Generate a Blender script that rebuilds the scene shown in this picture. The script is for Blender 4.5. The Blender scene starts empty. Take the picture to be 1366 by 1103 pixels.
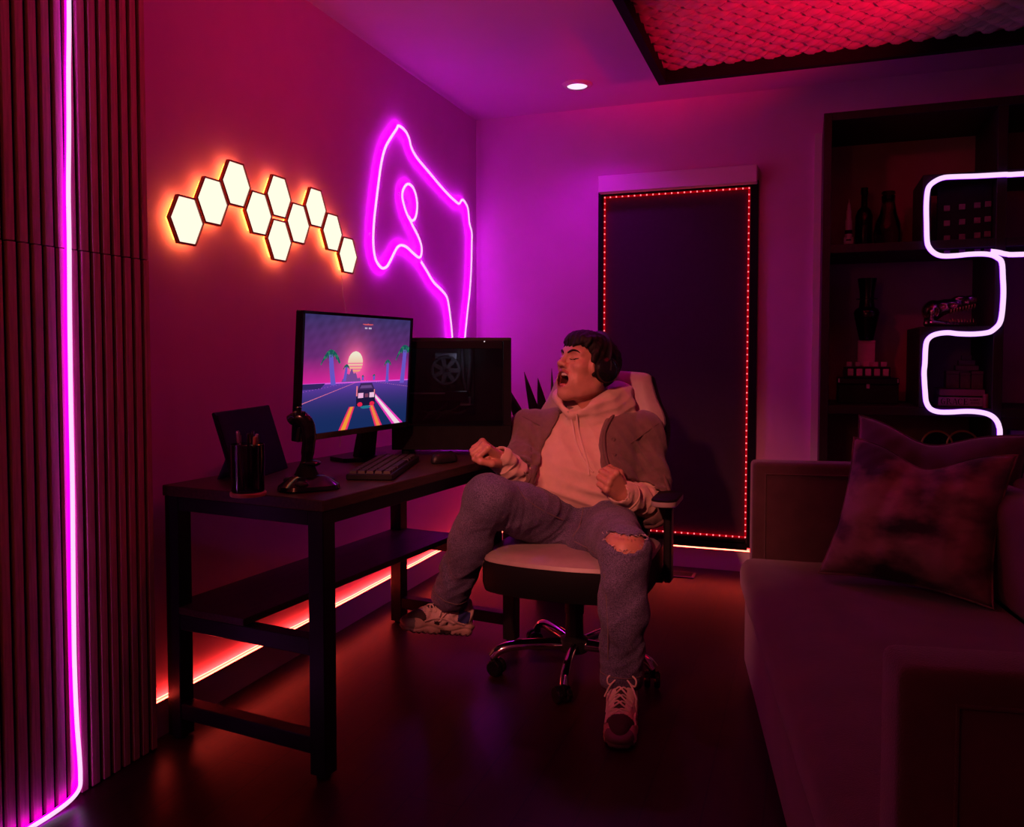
import bpy, bmesh, math, random
import numpy as np
from mathutils import Vector, Matrix, Euler
from mathutils import noise as mnoise

random.seed(7)
rng = np.random.default_rng(7)
S = bpy.context.scene
COL = S.collection
PI = math.pi
R = math.radians

# ------------------------------------------------------------------ camera
cam_data = bpy.data.cameras.new('camera')
cam = bpy.data.objects.new('camera', cam_data)
COL.objects.link(cam)
CAM = Vector((1.762, 0.0, 1.107))
YAW, PITCH, FPX = R(19.8), R(2.3), 1090.0
cam.location = CAM
cam.rotation_euler = (PI/2 - PITCH, 0, YAW)
cam_data.sensor_fit = 'HORIZONTAL'
cam_data.sensor_width = 36.0
cam_data.lens = 36.0 * FPX / 1366.0
CYP = 473.0 + FPX*math.tan(PITCH)
cam_data.shift_y = -(551.5 - CYP)/1366.0
cam_data.clip_start = 0.02
S.camera = cam

# ------------------------------------------------------------------ view, world
S.view_settings.view_transform = 'Standard'
S.view_settings.look = 'None'
S.view_settings.gamma = 1.0
S.view_settings.use_curve_mapping = False
S.view_settings.exposure = 0.0
S.cycles.use_denoising = True
S.cycles.max_bounces = 6
S.cycles.diffuse_bounces = 4
S.cycles.sample_clamp_indirect = 4.0
S.cycles.caustics_reflective = False
S.cycles.caustics_refractive = False
world = bpy.data.worlds.new('night')
world.use_nodes = True
world.node_tree.nodes['Background'].inputs[0].default_value = (0.02, 0.004, 0.02, 1)
world.node_tree.nodes['Background'].inputs[1].default_value = 0.05
S.world = world

# ------------------------------------------------------------------ light levels (all tuned here)
NEON_SLAT   = (7.0, 0.0, 9.0)      # coloured sides of the neon on the slat wall
NEON_PAD    = (19.5, 0.0, 25.0)      # coloured sides of the controller outline
NEON_SHELF  = (0.5, 0.0, 1.6)
NEON_CORE   = (1.05, 0.70, 1.05)     # the pale diffuser line
HEX_FACE    = (1.25, 1.05, 0.80)
HEX_EDGE    = (16.0, 2.4, 0.30)     # amber light leaving the back of the hexagons
STRIP_RED   = (30.0, 1.25, 0.75)
STRIP_PALE  = (1.5, 0.55, 0.32)
DOT_RED     = (3.2, 0.42, 0.42)
SCREEN_GAIN = 0.85
P_CEIL_RED   = dict(energy=10.0, color=(1.0, 0.0, 0.10))
P_CEIL_PINK  = dict(energy=14.0, color=(0.72, 0.0, 1.0), size=R(125))
P_ROOM_WARM  = dict(energy=6.0, color=(1.0, 0.17, 0.10))
P_SPOT_WARM  = dict(energy=17.0, color=(1.0, 0.22, 0.17))
P_PANEL_RED  = dict(energy=26.0, color=(1.0, 0.0, 0.05))

# ------------------------------------------------------------------ helpers: scene tree
def at(px, py, depth):
    """world point that the photograph shows at (px, py), at this distance in front of the camera"""
    fw = Vector((-math.sin(YAW)*math.cos(PITCH), math.cos(YAW)*math.cos(PITCH), -math.sin(PITCH)))
    rt = Vector((math.cos(YAW), math.sin(YAW), 0))
    up = rt.cross(fw)
    return CAM + (fw + rt*((px-683.0)/FPX) - up*((py-CYP)/FPX))*depth

def tag(o, label=None, cat=None, group=None, kind=None):
    if label: o['label'] = label
    if cat: o['category'] = cat
    if group: o['group'] = group
    if kind: o['kind'] = kind
    return o

def thing(name, label, cat, loc=(0, 0, 0), rotz=0.0, group=None, rot=None):
    o = bpy.data.objects.new(name, None)
    o.empty_display_size = 0.05
    COL.objects.link(o)
    o.location = loc
    o.rotation_euler = rot if rot is not None else (0, 0, rotz)
    return tag(o, label, cat, group)

def W(o):
    return Matrix.Translation(o.location) @ o.rotation_euler.to_matrix().to_4x4()

def link(name, me, mats, parent=None, world=False):
    o = bpy.data.objects.new(name, me)
    COL.objects.link(o)
    if mats is not None:
        for m in (mats if isinstance(mats, (list, tuple)) else [mats]):
            me.materials.append(m)
    if parent is not None:
        o.parent = parent
        if world:
            m = Matrix.Identity(4)
            chain = []
            p = parent
            while p is not None:
                chain.append(p); p = p.parent
            for p in reversed(chain):
                m = m @ p.matrix_parent_inverse @ W(p)
            o.matrix_parent_inverse = m.inverted()
    return o

class MB:
    """collects shapes in one bmesh and links them as ONE mesh object"""
    def __init__(self):
        self.bm = bmesh.new()
        self.mi = 0
    def _mark(self, geom):
        for f in geom:
            if isinstance(f, bmesh.types.BMFace): f.material_index = self.mi
    def box(self, c, s, rot=None, bev=0.0, seg=1, taper=None):
        r = bmesh.ops.create_cube(self.bm, size=1.0)
        vs = r['verts']
        for v in vs:
            v.co = Vector((v.co.x*s[0], v.co.y*s[1], v.co.z*s[2]))
            if taper and v.co.z > 0:
                v.co.x *= taper[0]; v.co.y *= taper[1]
        fs = list({f for v in vs for f in v.link_faces})
        if bev > 0:
            es = list({e for v in vs for e in v.link_edges})
            rr = bmesh.ops.bevel(self.bm, geom=es, offset=bev, segments=seg, affect='EDGES', profile=0.5, clamp_overlap=True)
            vs = list({v for f in rr['faces'] for v in f.verts} | {v for v in vs if v.is_valid})
            fs = list({f for v in vs for f in v.link_faces})
        m = Matrix.Translation(Vector(c))
        if rot is not None:
            m = m @ (rot if isinstance(rot, Matrix) else Euler(rot).to_matrix()).to_4x4()
        for v in vs: v.co = m @ v.co
        self._mark(fs)
        return vs
    def tube(self, pts, r, n=8, cap=True, closed=False, flat=1.0):
        pts = [Vector(p) for p in pts]
        k = len(pts)
        rs = r if isinstance(r, (list, tuple)) else [r]*k
        rings = []
        prev = None
        for i, p in enumerate(pts):
            a = pts[(i-1) % k] if (closed or i > 0) else p
            b = pts[(i+1) % k] if (closed or i < k-1) else p
            t = (b-a).normalized()
            if prev is None:
                u = t.orthogonal().normalized()
            else:
                u = (prev - t*prev.dot(t))
                u = u.normalized() if u.length > 1e-6 else t.orthogonal().normalized()
            prev = u
            w = t.cross(u)
            rings.append([self.bm.verts.new(p + u*math.cos(2*PI*j/n)*rs[i] + w*math.sin(2*PI*j/n)*rs[i]*flat) for j in range(n)])
        fs = []
        m = k if closed else k-1
        for i in range(m):
            A, B = rings[i], rings[(i+1) % k]
            for j in range(n):
                fs.append(self.bm.faces.new((A[j], A[(j+1) % n], B[(j+1) % n], B[j])))
        if cap and not closed:
            fs.append(self.bm.faces.new(list(reversed(rings[0]))))
            fs.append(self.bm.faces.new(rings[-1]))
        self._mark(fs)
    def lathe(self, prof, n=20, c=(0, 0, 0), m=None, caps=True):
        """prof: (radius, z) pairs from bottom to top"""
        M = Matrix.Translation(Vector(c)) @ (m.to_4x4() if m is not None else Matrix.Identity(4))
        rings = []
        for r, z in prof:
            if r < 1e-6: rings.append([self.bm.verts.new(M @ Vector((0, 0, z)))])
            else: rings.append([self.bm.verts.new(M @ Vector((r*math.cos(2*PI*j/n), r*math.sin(2*PI*j/n), z))) for j in range(n)])
        fs = []
        for A, B in zip(rings, rings[1:]):
            for j in range(n):
                j2 = (j+1) % n
                q = [A[j % len(A)], A[j2 % len(A)], B[j2 % len(B)], B[j % len(B)]]
                q = list(dict.fromkeys(q))
                if len(q) >= 3: fs.append(self.bm.faces.new(q))
        if caps and len(rings[0]) > 1: fs.append(self.bm.faces.new(list(reversed(rings[0]))))
        if caps and len(rings[-1]) > 1: fs.append(self.bm.faces.new(rings[-1]))
        self._mark(fs)
    def prism(self, poly, d0, d1, f):
        """poly of 2-D points lifted by f(a, b, d) between d0 and d1"""
        A = [self.bm.verts.new(f(a, b, d0)) for a, b in poly]
        B = [self.bm.verts.new(f(a, b, d1)) for a, b in poly]
        n = len(poly)
        fs = [self.bm.faces.new(list(reversed(A))), self.bm.faces.new(B)]
        for j in range(n):
            fs.append(self.bm.faces.new((A[j], A[(j+1) % n], B[(j+1) % n], B[j])))
        self._mark(fs)
    def ball(self, c, r, u=14, v=9):
        rr = bmesh.ops.create_uvsphere(self.bm, u_segments=u, v_segments=v, radius=1.0)
        r = r if isinstance(r, (list, tuple)) else (r, r, r)
        for q in rr['verts']:
            q.co = Vector((q.co.x*r[0]+c[0], q.co.y*r[1]+c[1], q.co.z*r[2]+c[2]))
        self._mark({f for q in rr['verts'] for f in q.link_faces})
    def faces(self, vs, fs):
        V = [self.bm.verts.new(v) for v in vs]
        out = [self.bm.faces.new([V[i] for i in f]) for f in fs]
        self._mark(out)
    def mesh(self, name, smooth=False, angle=None):
        bmesh.ops.recalc_face_normals(self.bm, faces=self.bm.faces[:])
        me = bpy.data.meshes.new(name)
        self.bm.to_mesh(me); self.bm.free()
        if smooth:
            me.polygons.foreach_set('use_smooth', [True]*len(me.polygons))
            if angle: me.set_sharp_from_angle(angle=R(angle))
        return me
    def build(self, name, mats, parent=None, smooth=False, world=False, angle=35):
        return link(name, self.mesh(name, smooth, angle), mats, parent, world)

def boxobj(name, c, s, m, parent=None, bev=0.0, rot=None, world=False, seg=1):
    b = MB(); b.box(c, s, rot, bev, seg)
    return b.build(name, m, parent, smooth=bev > 0 and seg > 1, world=world)

def smoothpath(pts, n=4, closed=False):
    """Catmull-Rom through pts"""
    P = [Vector(p) for p in pts]
    k = len(P); out = []
    rngi = range(k if closed else k-1)
    for i in rngi:
        p0 = P[(i-1) % k] if (closed or i > 0) else P[0]*2-P[1]
        p1, p2 = P[i], P[(i+1) % k]
        p3 = P[(i+2) % k] if (closed or i < k-2) else P[-1]*2-P[-2]
        for j in range(n):
            t = j/n
            out.append(0.5*((2*p1)+(p2-p0)*t+(2*p0-5*p1+4*p2-p3)*t*t+(3*p1-p0-3*p2+p3)*t**3))
    if not closed: out.append(P[-1])
    return out

def dup(root, loc=None, rotz=None, label=None, group=None):
    r = root.copy(); COL.objects.link(r)
    if loc is not None: r.location = loc
    if rotz is not None: r.rotation_euler = (0, 0, rotz)
    if label: r['label'] = label
    if group: r['group'] = group
    for ch in list(root.children):
        c = ch.copy(); COL.objects.link(c); c.parent = r
        for g in list(ch.children):
            d = g.copy(); COL.objects.link(d); d.parent = c
    return r

# ------------------------------------------------------------------ helpers: materials
def mat(name, col, rough=0.6, metal=0.0, var=0.0, scale=20.0, bump=0.0, bscale=200.0, sheen=0.0, spec=0.5, stretch=None, col2=None, coat=0.0):
    m = bpy.data.materials.new(name); m.use_nodes = True
    nt = m.node_tree; N, L = nt.nodes, nt.links
    b = N['Principled BSDF']
    b.inputs['Base Color'].default_value = (*col, 1)
    b.inputs['Roughness'].default_value = rough
    b.inputs['Metallic'].default_value = metal
    b.inputs['Specular IOR Level'].default_value = spec
    if sheen:
        b.inputs['Sheen Weight'].default_value = sheen
        b.inputs['Sheen Roughness'].default_value = 0.5
    if coat: b.inputs['Coat Weight'].default_value = coat
    tc = N.new('ShaderNodeTexCoord')
    mp = N.new('ShaderNodeMapping'); L.new(tc.outputs['Object'], mp.inputs['Vector'])
    if stretch: mp.inputs['Scale'].default_value = stretch
    nz = N.new('ShaderNodeTexNoise'); nz.inputs['Scale'].default_value = scale; nz.inputs['Detail'].default_value = 4
    L.new(mp.outputs['Vector'], nz.inputs['Vector'])
    if var or col2:
        cr = N.new('ShaderNodeValToRGB')
        c2 = col2 if col2 else tuple(min(1, c*(1+var)) for c in col)
        c1 = col if col2 else tuple(c*(1-var) for c in col)
        cr.color_ramp.elements[0].position = 0.3; cr.color_ramp.elements[1].position = 0.7
        cr.color_ramp.elements[0].color = (*c1, 1); cr.color_ramp.elements[1].color = (*c2, 1)
        L.new(nz.outputs['Fac'], cr.inputs['Fac']); L.new(cr.outputs['Color'], b.inputs['Base Color'])
    if bump:
        n2 = N.new('ShaderNodeTexNoise'); n2.inputs['Scale'].default_value = bscale; n2.inputs['Detail'].default_value = 3
        L.new(mp.outputs['Vector'], n2.inputs['Vector'])
        bp = N.new('ShaderNodeBump'); bp.inputs['Strength'].default_value = bump; bp.inputs['Distance'].default_value = 0.003
        L.new(n2.outputs['Fac'], bp.inputs['Height']); L.new(bp.outputs['Normal'], b.inputs['Normal'])
    return m

def emit(name, col, strength=1.0):
    m = bpy.data.materials.new(name); m.use_nodes = True
    nt = m.node_tree; nt.nodes.clear()
    e = nt.nodes.new('ShaderNodeEmission'); o = nt.nodes.new('ShaderNodeOutputMaterial')
    mx = max(col); 
    e.inputs['Color'].default_value = (col[0]/mx, col[1]/mx, col[2]/mx, 1) if mx > 1 else (*col, 1)
    e.inputs['Strength'].default_value = strength*(mx if mx > 1 else 1)
    nt.links.new(e.outputs[0], o.inputs[0])
    return m

def glassmat(name, tint=(0.02, 0.02, 0.025), rough=0.03, mix=0.5):
    """clear pane: part transparent, part glossy"""
    m = bpy.data.materials.new(name); m.use_nodes = True
    nt = m.node_tree; N, L = nt.nodes, nt.links; N.clear()
    t = N.new('ShaderNodeBsdfTransparent'); t.inputs[0].default_value = (*tint, 1)
    g = N.new('ShaderNodeBsdfGlossy'); g.inputs['Roughness'].default_value = rough
    fr = N.new('ShaderNodeFresnel'); fr.inputs['IOR'].default_value = 1.5
    mx = N.new('ShaderNodeMixShader'); o = N.new('ShaderNodeOutputMaterial')
    L.new(fr.outputs[0], mx.inputs[0]); L.new(t.outputs[0], mx.inputs[1]); L.new(g.outputs[0], mx.inputs[2]); L.new(mx.outputs[0], o.inputs[0])
    return m

M = {}
M['wall'] = mat('wall_paint', (0.70, 0.40, 0.68), 0.75, var=0.03, scale=6, bump=0.25, bscale=260)
M['ceil'] = mat('ceiling_paint', (0.70, 0.42, 0.68), 0.8, var=0.02, scale=5, bump=0.2, bscale=220)
M['white'] = mat('white_paint', (0.72, 0.70, 0.70), 0.5, var=0.03, scale=9)
M['slat'] = mat('slat_oak', (0.50, 0.30, 0.20), 0.55, var=0.22, scale=30, stretch=(6, 6, 0.35), bump=0.15, bscale=90)
M['felt'] = mat('black_felt', (0.006, 0.006, 0.007), 0.95, bump=0.4, bscale=500)
M['black'] = mat('black_satin', (0.010, 0.010, 0.012), 0.42, var=0.2, scale=40, spec=0.3)
M['blackmatte'] = mat('black_matte', (0.007, 0.007, 0.008), 0.8, var=0.2, scale=30, spec=0.15)
M['gloss'] = mat('black_gloss', (0.008, 0.008, 0.010), 0.16, var=0.2, scale=25)
M['blackmetal'] = mat('black_steel', (0.014, 0.014, 0.017), 0.38, metal=0.3, bump=0.05, bscale=400, spec=0.25)
M['deskwood'] = mat('dark_desk_wood', (0.045, 0.024, 0.016), 0.38, var=0.45, scale=16, stretch=(7, 0.7, 7), bump=0.1, bscale=70, spec=0.3)
M['case'] = mat('dark_case_wood', (0.014, 0.010, 0.010), 0.55, var=0.4, scale=14, stretch=(8, 8, 0.8))
M['caseback'] = mat('bookcase_back', (0.52, 0.36, 0.30), 0.75, var=0.15, scale=4)
M['sofa'] = mat('sofa_velvet', (0.080, 0.034, 0.042), 0.9, var=0.22, scale=9, bump=0.5, bscale=420, sheen=0.3)
M['cushion'] = mat('plum_velvet', (0.05, 0.03, 0.035), 0.85, var=0.25, scale=12, bump=0.3, bscale=380, sheen=0.5)
M['chrome'] = mat('chrome', (0.75, 0.75, 0.77), 0.08, metal=1.0)
M['leatherw'] = mat('white_leather', (0.33, 0.28, 0.27), 0.42, var=0.06, scale=30, bump=0.12, bscale=300)
M['leatherb'] = mat('black_leather', (0.006, 0.006, 0.007), 0.55, bump=0.15, bscale=300, spec=0.12)
M['leaf'] = mat('agave_leaf', (0.012, 0.022, 0.014), 0.5, var=0.3, scale=18, stretch=(6, 6, 0.6))
M['gold'] = mat('gold_rim', (0.85, 0.50, 0.18), 0.35, metal=0.35)
M['bronze'] = mat('cast_metal', (0.62, 0.42, 0.40), 0.24, metal=1.0, bump=0.5, bscale=90)
# ------------------------------------------------------------------ helpers: sculpting with distance fields
def V3(p): return np.array([p[0], p[1], p[2]], float)
class Sculpt:
    """smooth unions and cuts of simple shapes, turned into one closed mesh"""
    def __init__(self): self.ops = []; self.post = None
    def _add(self, f, lo, hi, kind, k):
        self.ops.append((f, np.array(lo)-k-0.004, np.array(hi)+k+0.004, kind, k))
    def cone(self, a, b, ra, rb, k=0.015, cut=False, flat=None, wr=None):
        """flat=(axis, factor): squashes the section along that axis; wr=(amplitude, frequency, phase): folds along the bone"""
        a, b = V3(a), V3(b); ba = b-a; L2 = max(ba@ba, 1e-12)
        ax = None
        if flat is not None:
            ax = V3(flat[0]); ax = ax/np.linalg.norm(ax); fk = flat[1]
        L = math.sqrt(L2)
        ref = np.array([0.31, 0.53, 0.79]); n1 = np.cross(ba/L, ref); n1 /= np.linalg.norm(n1); n2 = np.cross(ba/L, n1)
        def f(P):
            d = P-a
            if ax is not None:
                s = d@ax
                sb = ba@ax
                t0 = np.clip((d@ba)/L2, 0, 1)
                d = d + np.outer((s-t0*sb)*(fk-1), ax)
            t = np.clip((d@ba)/L2, 0, 1)
            q = d-np.outer(t, ba)
            r = ra+(rb-ra)*t
            if wr is not None:
                s_ = t*L
                th = np.arctan2(q@n2, q@n1)
                w = np.sin(wr[1]*s_ + 1.6*np.sin(th*2+wr[2]) + 0.9*np.sin(th*3+wr[2]*2+s_*18))
                r = r + wr[0]*(np.abs(w)**0.6*np.sign(w))
            return np.sqrt((q*q).sum(1))-r
        m = max(ra, rb)*(1/fk if (flat is not None and fk < 1) else 1)+(wr[0] if wr else 0)
        self._add(f, np.minimum(a, b)-m, np.maximum(a, b)+m, 'cut' if cut else 'add', k)
    def chain(self, pts, rs, k=0.012, **kw):
        for i in range(len(pts)-1): self.cone(pts[i], pts[i+1], rs[i], rs[i+1], k, **kw)
    def rope(self, pts, rs, k=0.012, cut=False, k_in=0.0):
        """one unbroken tapering tube through pts (no bulges at the joints)"""
        Q = np.array([V3(p) for p in pts]); rs = np.array(rs, float)
        def f(P):
            best = np.full(len(P), 1e3)
            for i in range(len(Q)-1):
                a, ba = Q[i], Q[i+1]-Q[i]
                t = np.clip(((P-a)@ba)/max(ba@ba, 1e-12), 0, 1)
                q = P-a-np.outer(t, ba)
                best = np.minimum(best, np.sqrt((q*q).sum(1))-(rs[i]+(rs[i+1]-rs[i])*t))
            return best
        m = rs.max()
        self._add(f, Q.min(0)-m, Q.max(0)+m, 'cut' if cut else 'add', k)
    def surface(self, p0, d, reach=0.12, off=0.0, n=121):
        """first point on the surface met from p0 along d, lifted by off"""
        p0, d = V3(p0), V3(d); d = d/np.linalg.norm(d)
        T = np.linspace(0, reach, n); P = p0+np.outer(T, d)
        F = self.field(P)
        i = np.argmax(F < 0) if (F < 0).any() else n-1
        t = T[i] if i == 0 else T[i-1]+(T[i]-T[i-1])*(F[i-1]/max(F[i-1]-F[i], 1e-9)) if F[i] < 0 else T[-1]
        return Vector(p0+d*(t-off))
    def ell(self, c, r, k=0.015, cut=False, rot=None):
        c = V3(c); r = np.array(r, float); Rm = np.eye(3) if rot is None else np.array(rot)
        def f(P):
            q = (P-c)@Rm
            k0 = np.sqrt(((q/r)**2).sum(1)); k1 = np.sqrt(((q/(r*r))**2).sum(1))
            return k0*(k0-1)/np.maximum(k1, 1e-9)
        m = r.max() if rot is not None else r
        self._add(f, c-m, c+m, 'cut' if cut else 'add', k)
    def func(self, f, lo, hi, kind='add', k=0.01): self._add(f, lo, hi, kind, k)
    def field(self, P, lo=None, hi=None):
        d = np.full(len(P), 0.15)
        for f, l, h, kind, k in self.ops:
            if lo is not None and (np.any(hi < l) or np.any(lo > h)): continue
            e = f(P)
            if kind == 'add':
                hh = np.clip(0.5+0.5*(d-e)/k, 0, 1); d = d+(e-d)*hh-k*hh*(1-hh)
            elif kind == 'cut':
                e = -e; hh = np.clip(0.5-0.5*(d-e)/k, 0, 1); d = d+(e-d)*hh+k*hh*(1-hh)
            else:
                hh = np.clip(0.5-0.5*(d-e)/k, 0, 1); d = d+(e-d)*hh+k*hh*(1-hh)
        if self.post is not None: d = self.post(P, d)
        return d
    def mesh(self, name, res, n=22):
        adds = [(l, h) for f, l, h, kd, k in self.ops if kd == 'add']
        LO = np.min([a[0] for a in adds], 0); HI = np.max([a[1] for a in adds], 0)
        N = np.ceil((HI-LO)/res).astype(int)+2
        keys, pos, quads = [], [], []
        S1, S2 = int(N[1]+8), int(N[2]+8)
        g = np.arange(-1, n+1)
        GI, GJ, GK = np.meshgrid(g, g, g, indexing='ij')
        base = np.stack([GI, GJ, GK], -1).reshape(-1, 3)
        for bi in range(0, N[0], n):
            for bj in range(0, N[1], n):
                for bk in range(0, N[2], n):
                    o = np.array([bi, bj, bk])
                    lo = LO+(o-1)*res; hi = LO+(o+n)*res
                    if not any(np.all(hi >= l) and np.all(lo <= h) for l, h in adds): continue
                    P = LO+(base+o)*res
                    D = self.field(P, lo, hi).reshape(n+2, n+2, n+2)
                    if D.min() > 0 or D.max() < 0: continue
                    m = n+1
                    c = [D[a:a+m, b:b+m, e:e+m] for a in (0, 1) for b in (0, 1) for e in (0, 1)]
                    neg = sum((x < 0).astype(np.int8) for x in c)
                    act = (neg > 0) & (neg < 8)
                    if not act.any(): continue
                    ci = np.argwhere(act)
                    vals = np.stack([x[act] for x in c], 1)
                    offs = np.array([(a, b, e) for a in (0, 1) for b in (0, 1) for e in (0, 1)], float)
                    acc = np.zeros((len(ci), 3)); cnt = np.zeros(len(ci))
                    for p in range(8):
                        for q in range(p+1, 8):
                            if np.abs(offs[p]-offs[q]).sum() == 1:
                                A, B = vals[:, p], vals[:, q]; s = (A < 0) != (B < 0)
                                t = np.where(s, A/np.where(s, A-B, 1), 0)
                                acc += np.where(s[:, None], offs[p]+(offs[q]-offs[p])*t[:, None], 0); cnt += s
                    v = acc/cnt[:, None]
                    gi = ci-1+o
                    pos.append(LO+(gi+v)*res)
                    K = ((gi[:, 0]+2)*S1+(gi[:, 1]+2))*S2+gi[:, 2]+2
                    keys.append(K)
                    for ax in range(3):
                        u, w = (ax+1) % 3, (ax+2) % 3
                        sl0 = [slice(1, n+1)]*3; sl1 = list(sl0); sl1[ax] = slice(2, n+2)
                        A = D[tuple(sl0)]; B = D[tuple(sl1)]
                        cr = (A < 0) != (B < 0)
                        if not cr.any(): continue
                        e = np.argwhere(cr)+o
                        fl = (A[cr] < 0)
                        def key(du, dw):
                            q = e.copy(); q[:, u] += du; q[:, w] += dw
                            return ((q[:, 0]+2)*S1+(q[:, 1]+2))*S2+q[:, 2]+2
                        Q = np.stack([key(-1, -1), key(0, -1), key(0, 0), key(-1, 0)], 1)
                        Q[~fl] = Q[~fl][:, ::-1]
                        quads.append(Q)
        keys = np.concatenate(keys); pos = np.concatenate(pos); quads = np.concatenate(quads)
        uk, ui = np.unique(keys, return_index=True)
        vs = pos[ui]; F = np.searchsorted(uk, quads)
        me = bpy.data.meshes.new(name)
        me.vertices.add(len(vs)); me.vertices.foreach_set('co', vs.astype(np.float32).ravel())
        me.loops.add(F.size); me.loops.foreach_set('vertex_index', F.astype(np.int32).ravel())
        me.polygons.add(len(F)); me.polygons.foreach_set('loop_start', np.arange(0, F.size, 4, dtype=np.int32))
        me.update(calc_edges=True)
        me.polygons.foreach_set('use_smooth', np.ones(len(F), bool))
        self.cent = vs[F].mean(1)
        return me
def paint(me, idx):
    me.polygons.foreach_set('material_index', idx.astype(np.int32))
def wob(P, s, seed=0.0):
    """cheap smooth noise"""
    x, y, z = P[:, 0]*s, P[:, 1]*s, P[:, 2]*s
    return (np.sin(x*1.0+1.7*np.sin(y*0.8+seed)+seed)+np.sin(y*1.1+1.5*np.sin(z*0.9+seed*2)+2.1)+np.sin(z*0.9+1.6*np.sin(x*0.7+seed)+4.2))/3
# ================================================================== the room
H = 2.42
YB = 4.30
floor_m = bpy.data.materials.new('dark_wood_floor'); floor_m.use_nodes = True
def _floor():
    nt = floor_m.node_tree; N, L = nt.nodes, nt.links; b = N['Principled BSDF']
    tc = N.new('ShaderNodeTexCoord'); mp = N.new('ShaderNodeMapping')
    mp.inputs['Rotation'].default_value = (0, 0, PI/2)
    L.new(tc.outputs['Object'], mp.inputs['Vector'])
    br = N.new('ShaderNodeTexBrick')
    br.inputs['Scale'].default_value = 1.0; br.inputs['Brick Width'].default_value = 1.2; br.inputs['Row Height'].default_value = 0.14
    br.inputs['Mortar Size'].default_value = 0.002; br.inputs['Color1'].default_value = (0.042, 0.009, 0.009, 1); br.inputs['Color2'].default_value = (0.030, 0.006, 0.007, 1)
    br.inputs['Mortar'].default_value = (0.006, 0.004, 0.004, 1)
    L.new(mp.outputs[0], br.inputs['Vector'])
    m2 = N.new('ShaderNodeMapping'); m2.inputs['Scale'].default_value = (14, 1.2, 1); L.new(tc.outputs['Object'], m2.inputs['Vector'])
    nz = N.new('ShaderNodeTexNoise'); nz.inputs['Scale'].default_value = 6; nz.inputs['Detail'].default_value = 6; L.new(m2.outputs[0], nz.inputs['Vector'])
    mx = N.new('ShaderNodeMix'); mx.data_type = 'RGBA'; mx.blend_type = 'MULTIPLY'; mx.inputs[0].default_value = 0.7
    L.new(br.outputs['Color'], mx.inputs[6]); L.new(nz.outputs['Color'], mx.inputs[7]); L.new(mx.outputs[2], b.inputs['Base Color'])
    b.inputs['Roughness'].default_value = 0.34; b.inputs['Specular IOR Level'].default_value = 0.35
    bp = N.new('ShaderNodeBump'); bp.inputs['Strength'].default_value = 0.12; bp.inputs['Distance'].default_value = 0.002
    L.new(nz.outputs['Fac'], bp.inputs['Height']); L.new(bp.outputs['Normal'], b.inputs['Normal'])
_floor()
def structure(name, c, s, m, **k):
    return tag(boxobj(name, c, s, m, **k), kind='structure')
X1, Y0 = 4.2, -1.6          # right wall, wall behind the camera
structure('floor', (X1/2, (YB+Y0)/2, -0.05), (X1+0.3, YB-Y0+0.3, 0.1), floor_m)
structure('ceiling', (X1/2, (YB+Y0)/2, H+0.05), (X1+0.3, YB-Y0+0.3, 0.1), M['ceil'])
structure('wall_left', (-0.075, (YB+Y0)/2, H/2), (0.15, YB-Y0+0.3, H), M['wall'])
structure('wall_back', (X1/2, YB+0.075, H/2), (X1+0.3, 0.15, H), M['wall'])
structure('wall_right', (X1+0.075, (YB+Y0)/2, H/2), (0.15, YB-Y0+0.3, H), M['wall'])
structure('wall_front', (X1/2, Y0-0.075, H/2), (X1+0.3, 0.15, H), M['wall'])
structure('baseboard_left', (0.008, (1.79+YB)/2, 0.052), (0.016, YB-1.79, 0.104), M['white'])
structure('baseboard_back', (0.9, YB-0.008, 0.052), (1.8, 0.016, 0.104), M['white'])
structure('trim_1', (1.803, YB-0.012, 1.09), (0.034, 0.024, 2.18), M['white'])

# ---- slatted wall panels on the left, upper and lower board with a seam between
ys = [1.0501+0.0338*i for i in range(9)] + [1.3536, 1.3881, 1.4221, 1.4556, 1.4905, 1.5235, 1.5565, 1.5928, 1.6263, 1.6605, 1.6938, 1.7271, 1.7598, 1.7905]
def slat_panel(z0, z1, label, dy):
    t = thing('slat_wall_panel', label, 'wall panel', (0, 1.0, z0))
    b = MB(); b.box((0.024, 1.395, (z0+z1)/2), (0.048, 0.79, z1-z0)); b.build('backing', M['felt'], t, world=True)
    for a, c in zip(ys, ys[1:]):
        g = 0.0060
        w = (c-a) - 2*g
        s = MB(); s.box((0.0535, (a+c)/2+dy, (z0+z1)/2), (0.0115, w, z1-z0-0.0012), bev=0.0012)
        s.build('slat', M['slat'], t, world=True)
    return t
slat_panel(1.3664, H-0.002, 'upper dark wood slat panel above the thin horizontal seam', -0.0008)
slat_panel(0.002, 1.3652, 'lower dark wood slat panel between the seam and the floor', 0.0012)

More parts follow.
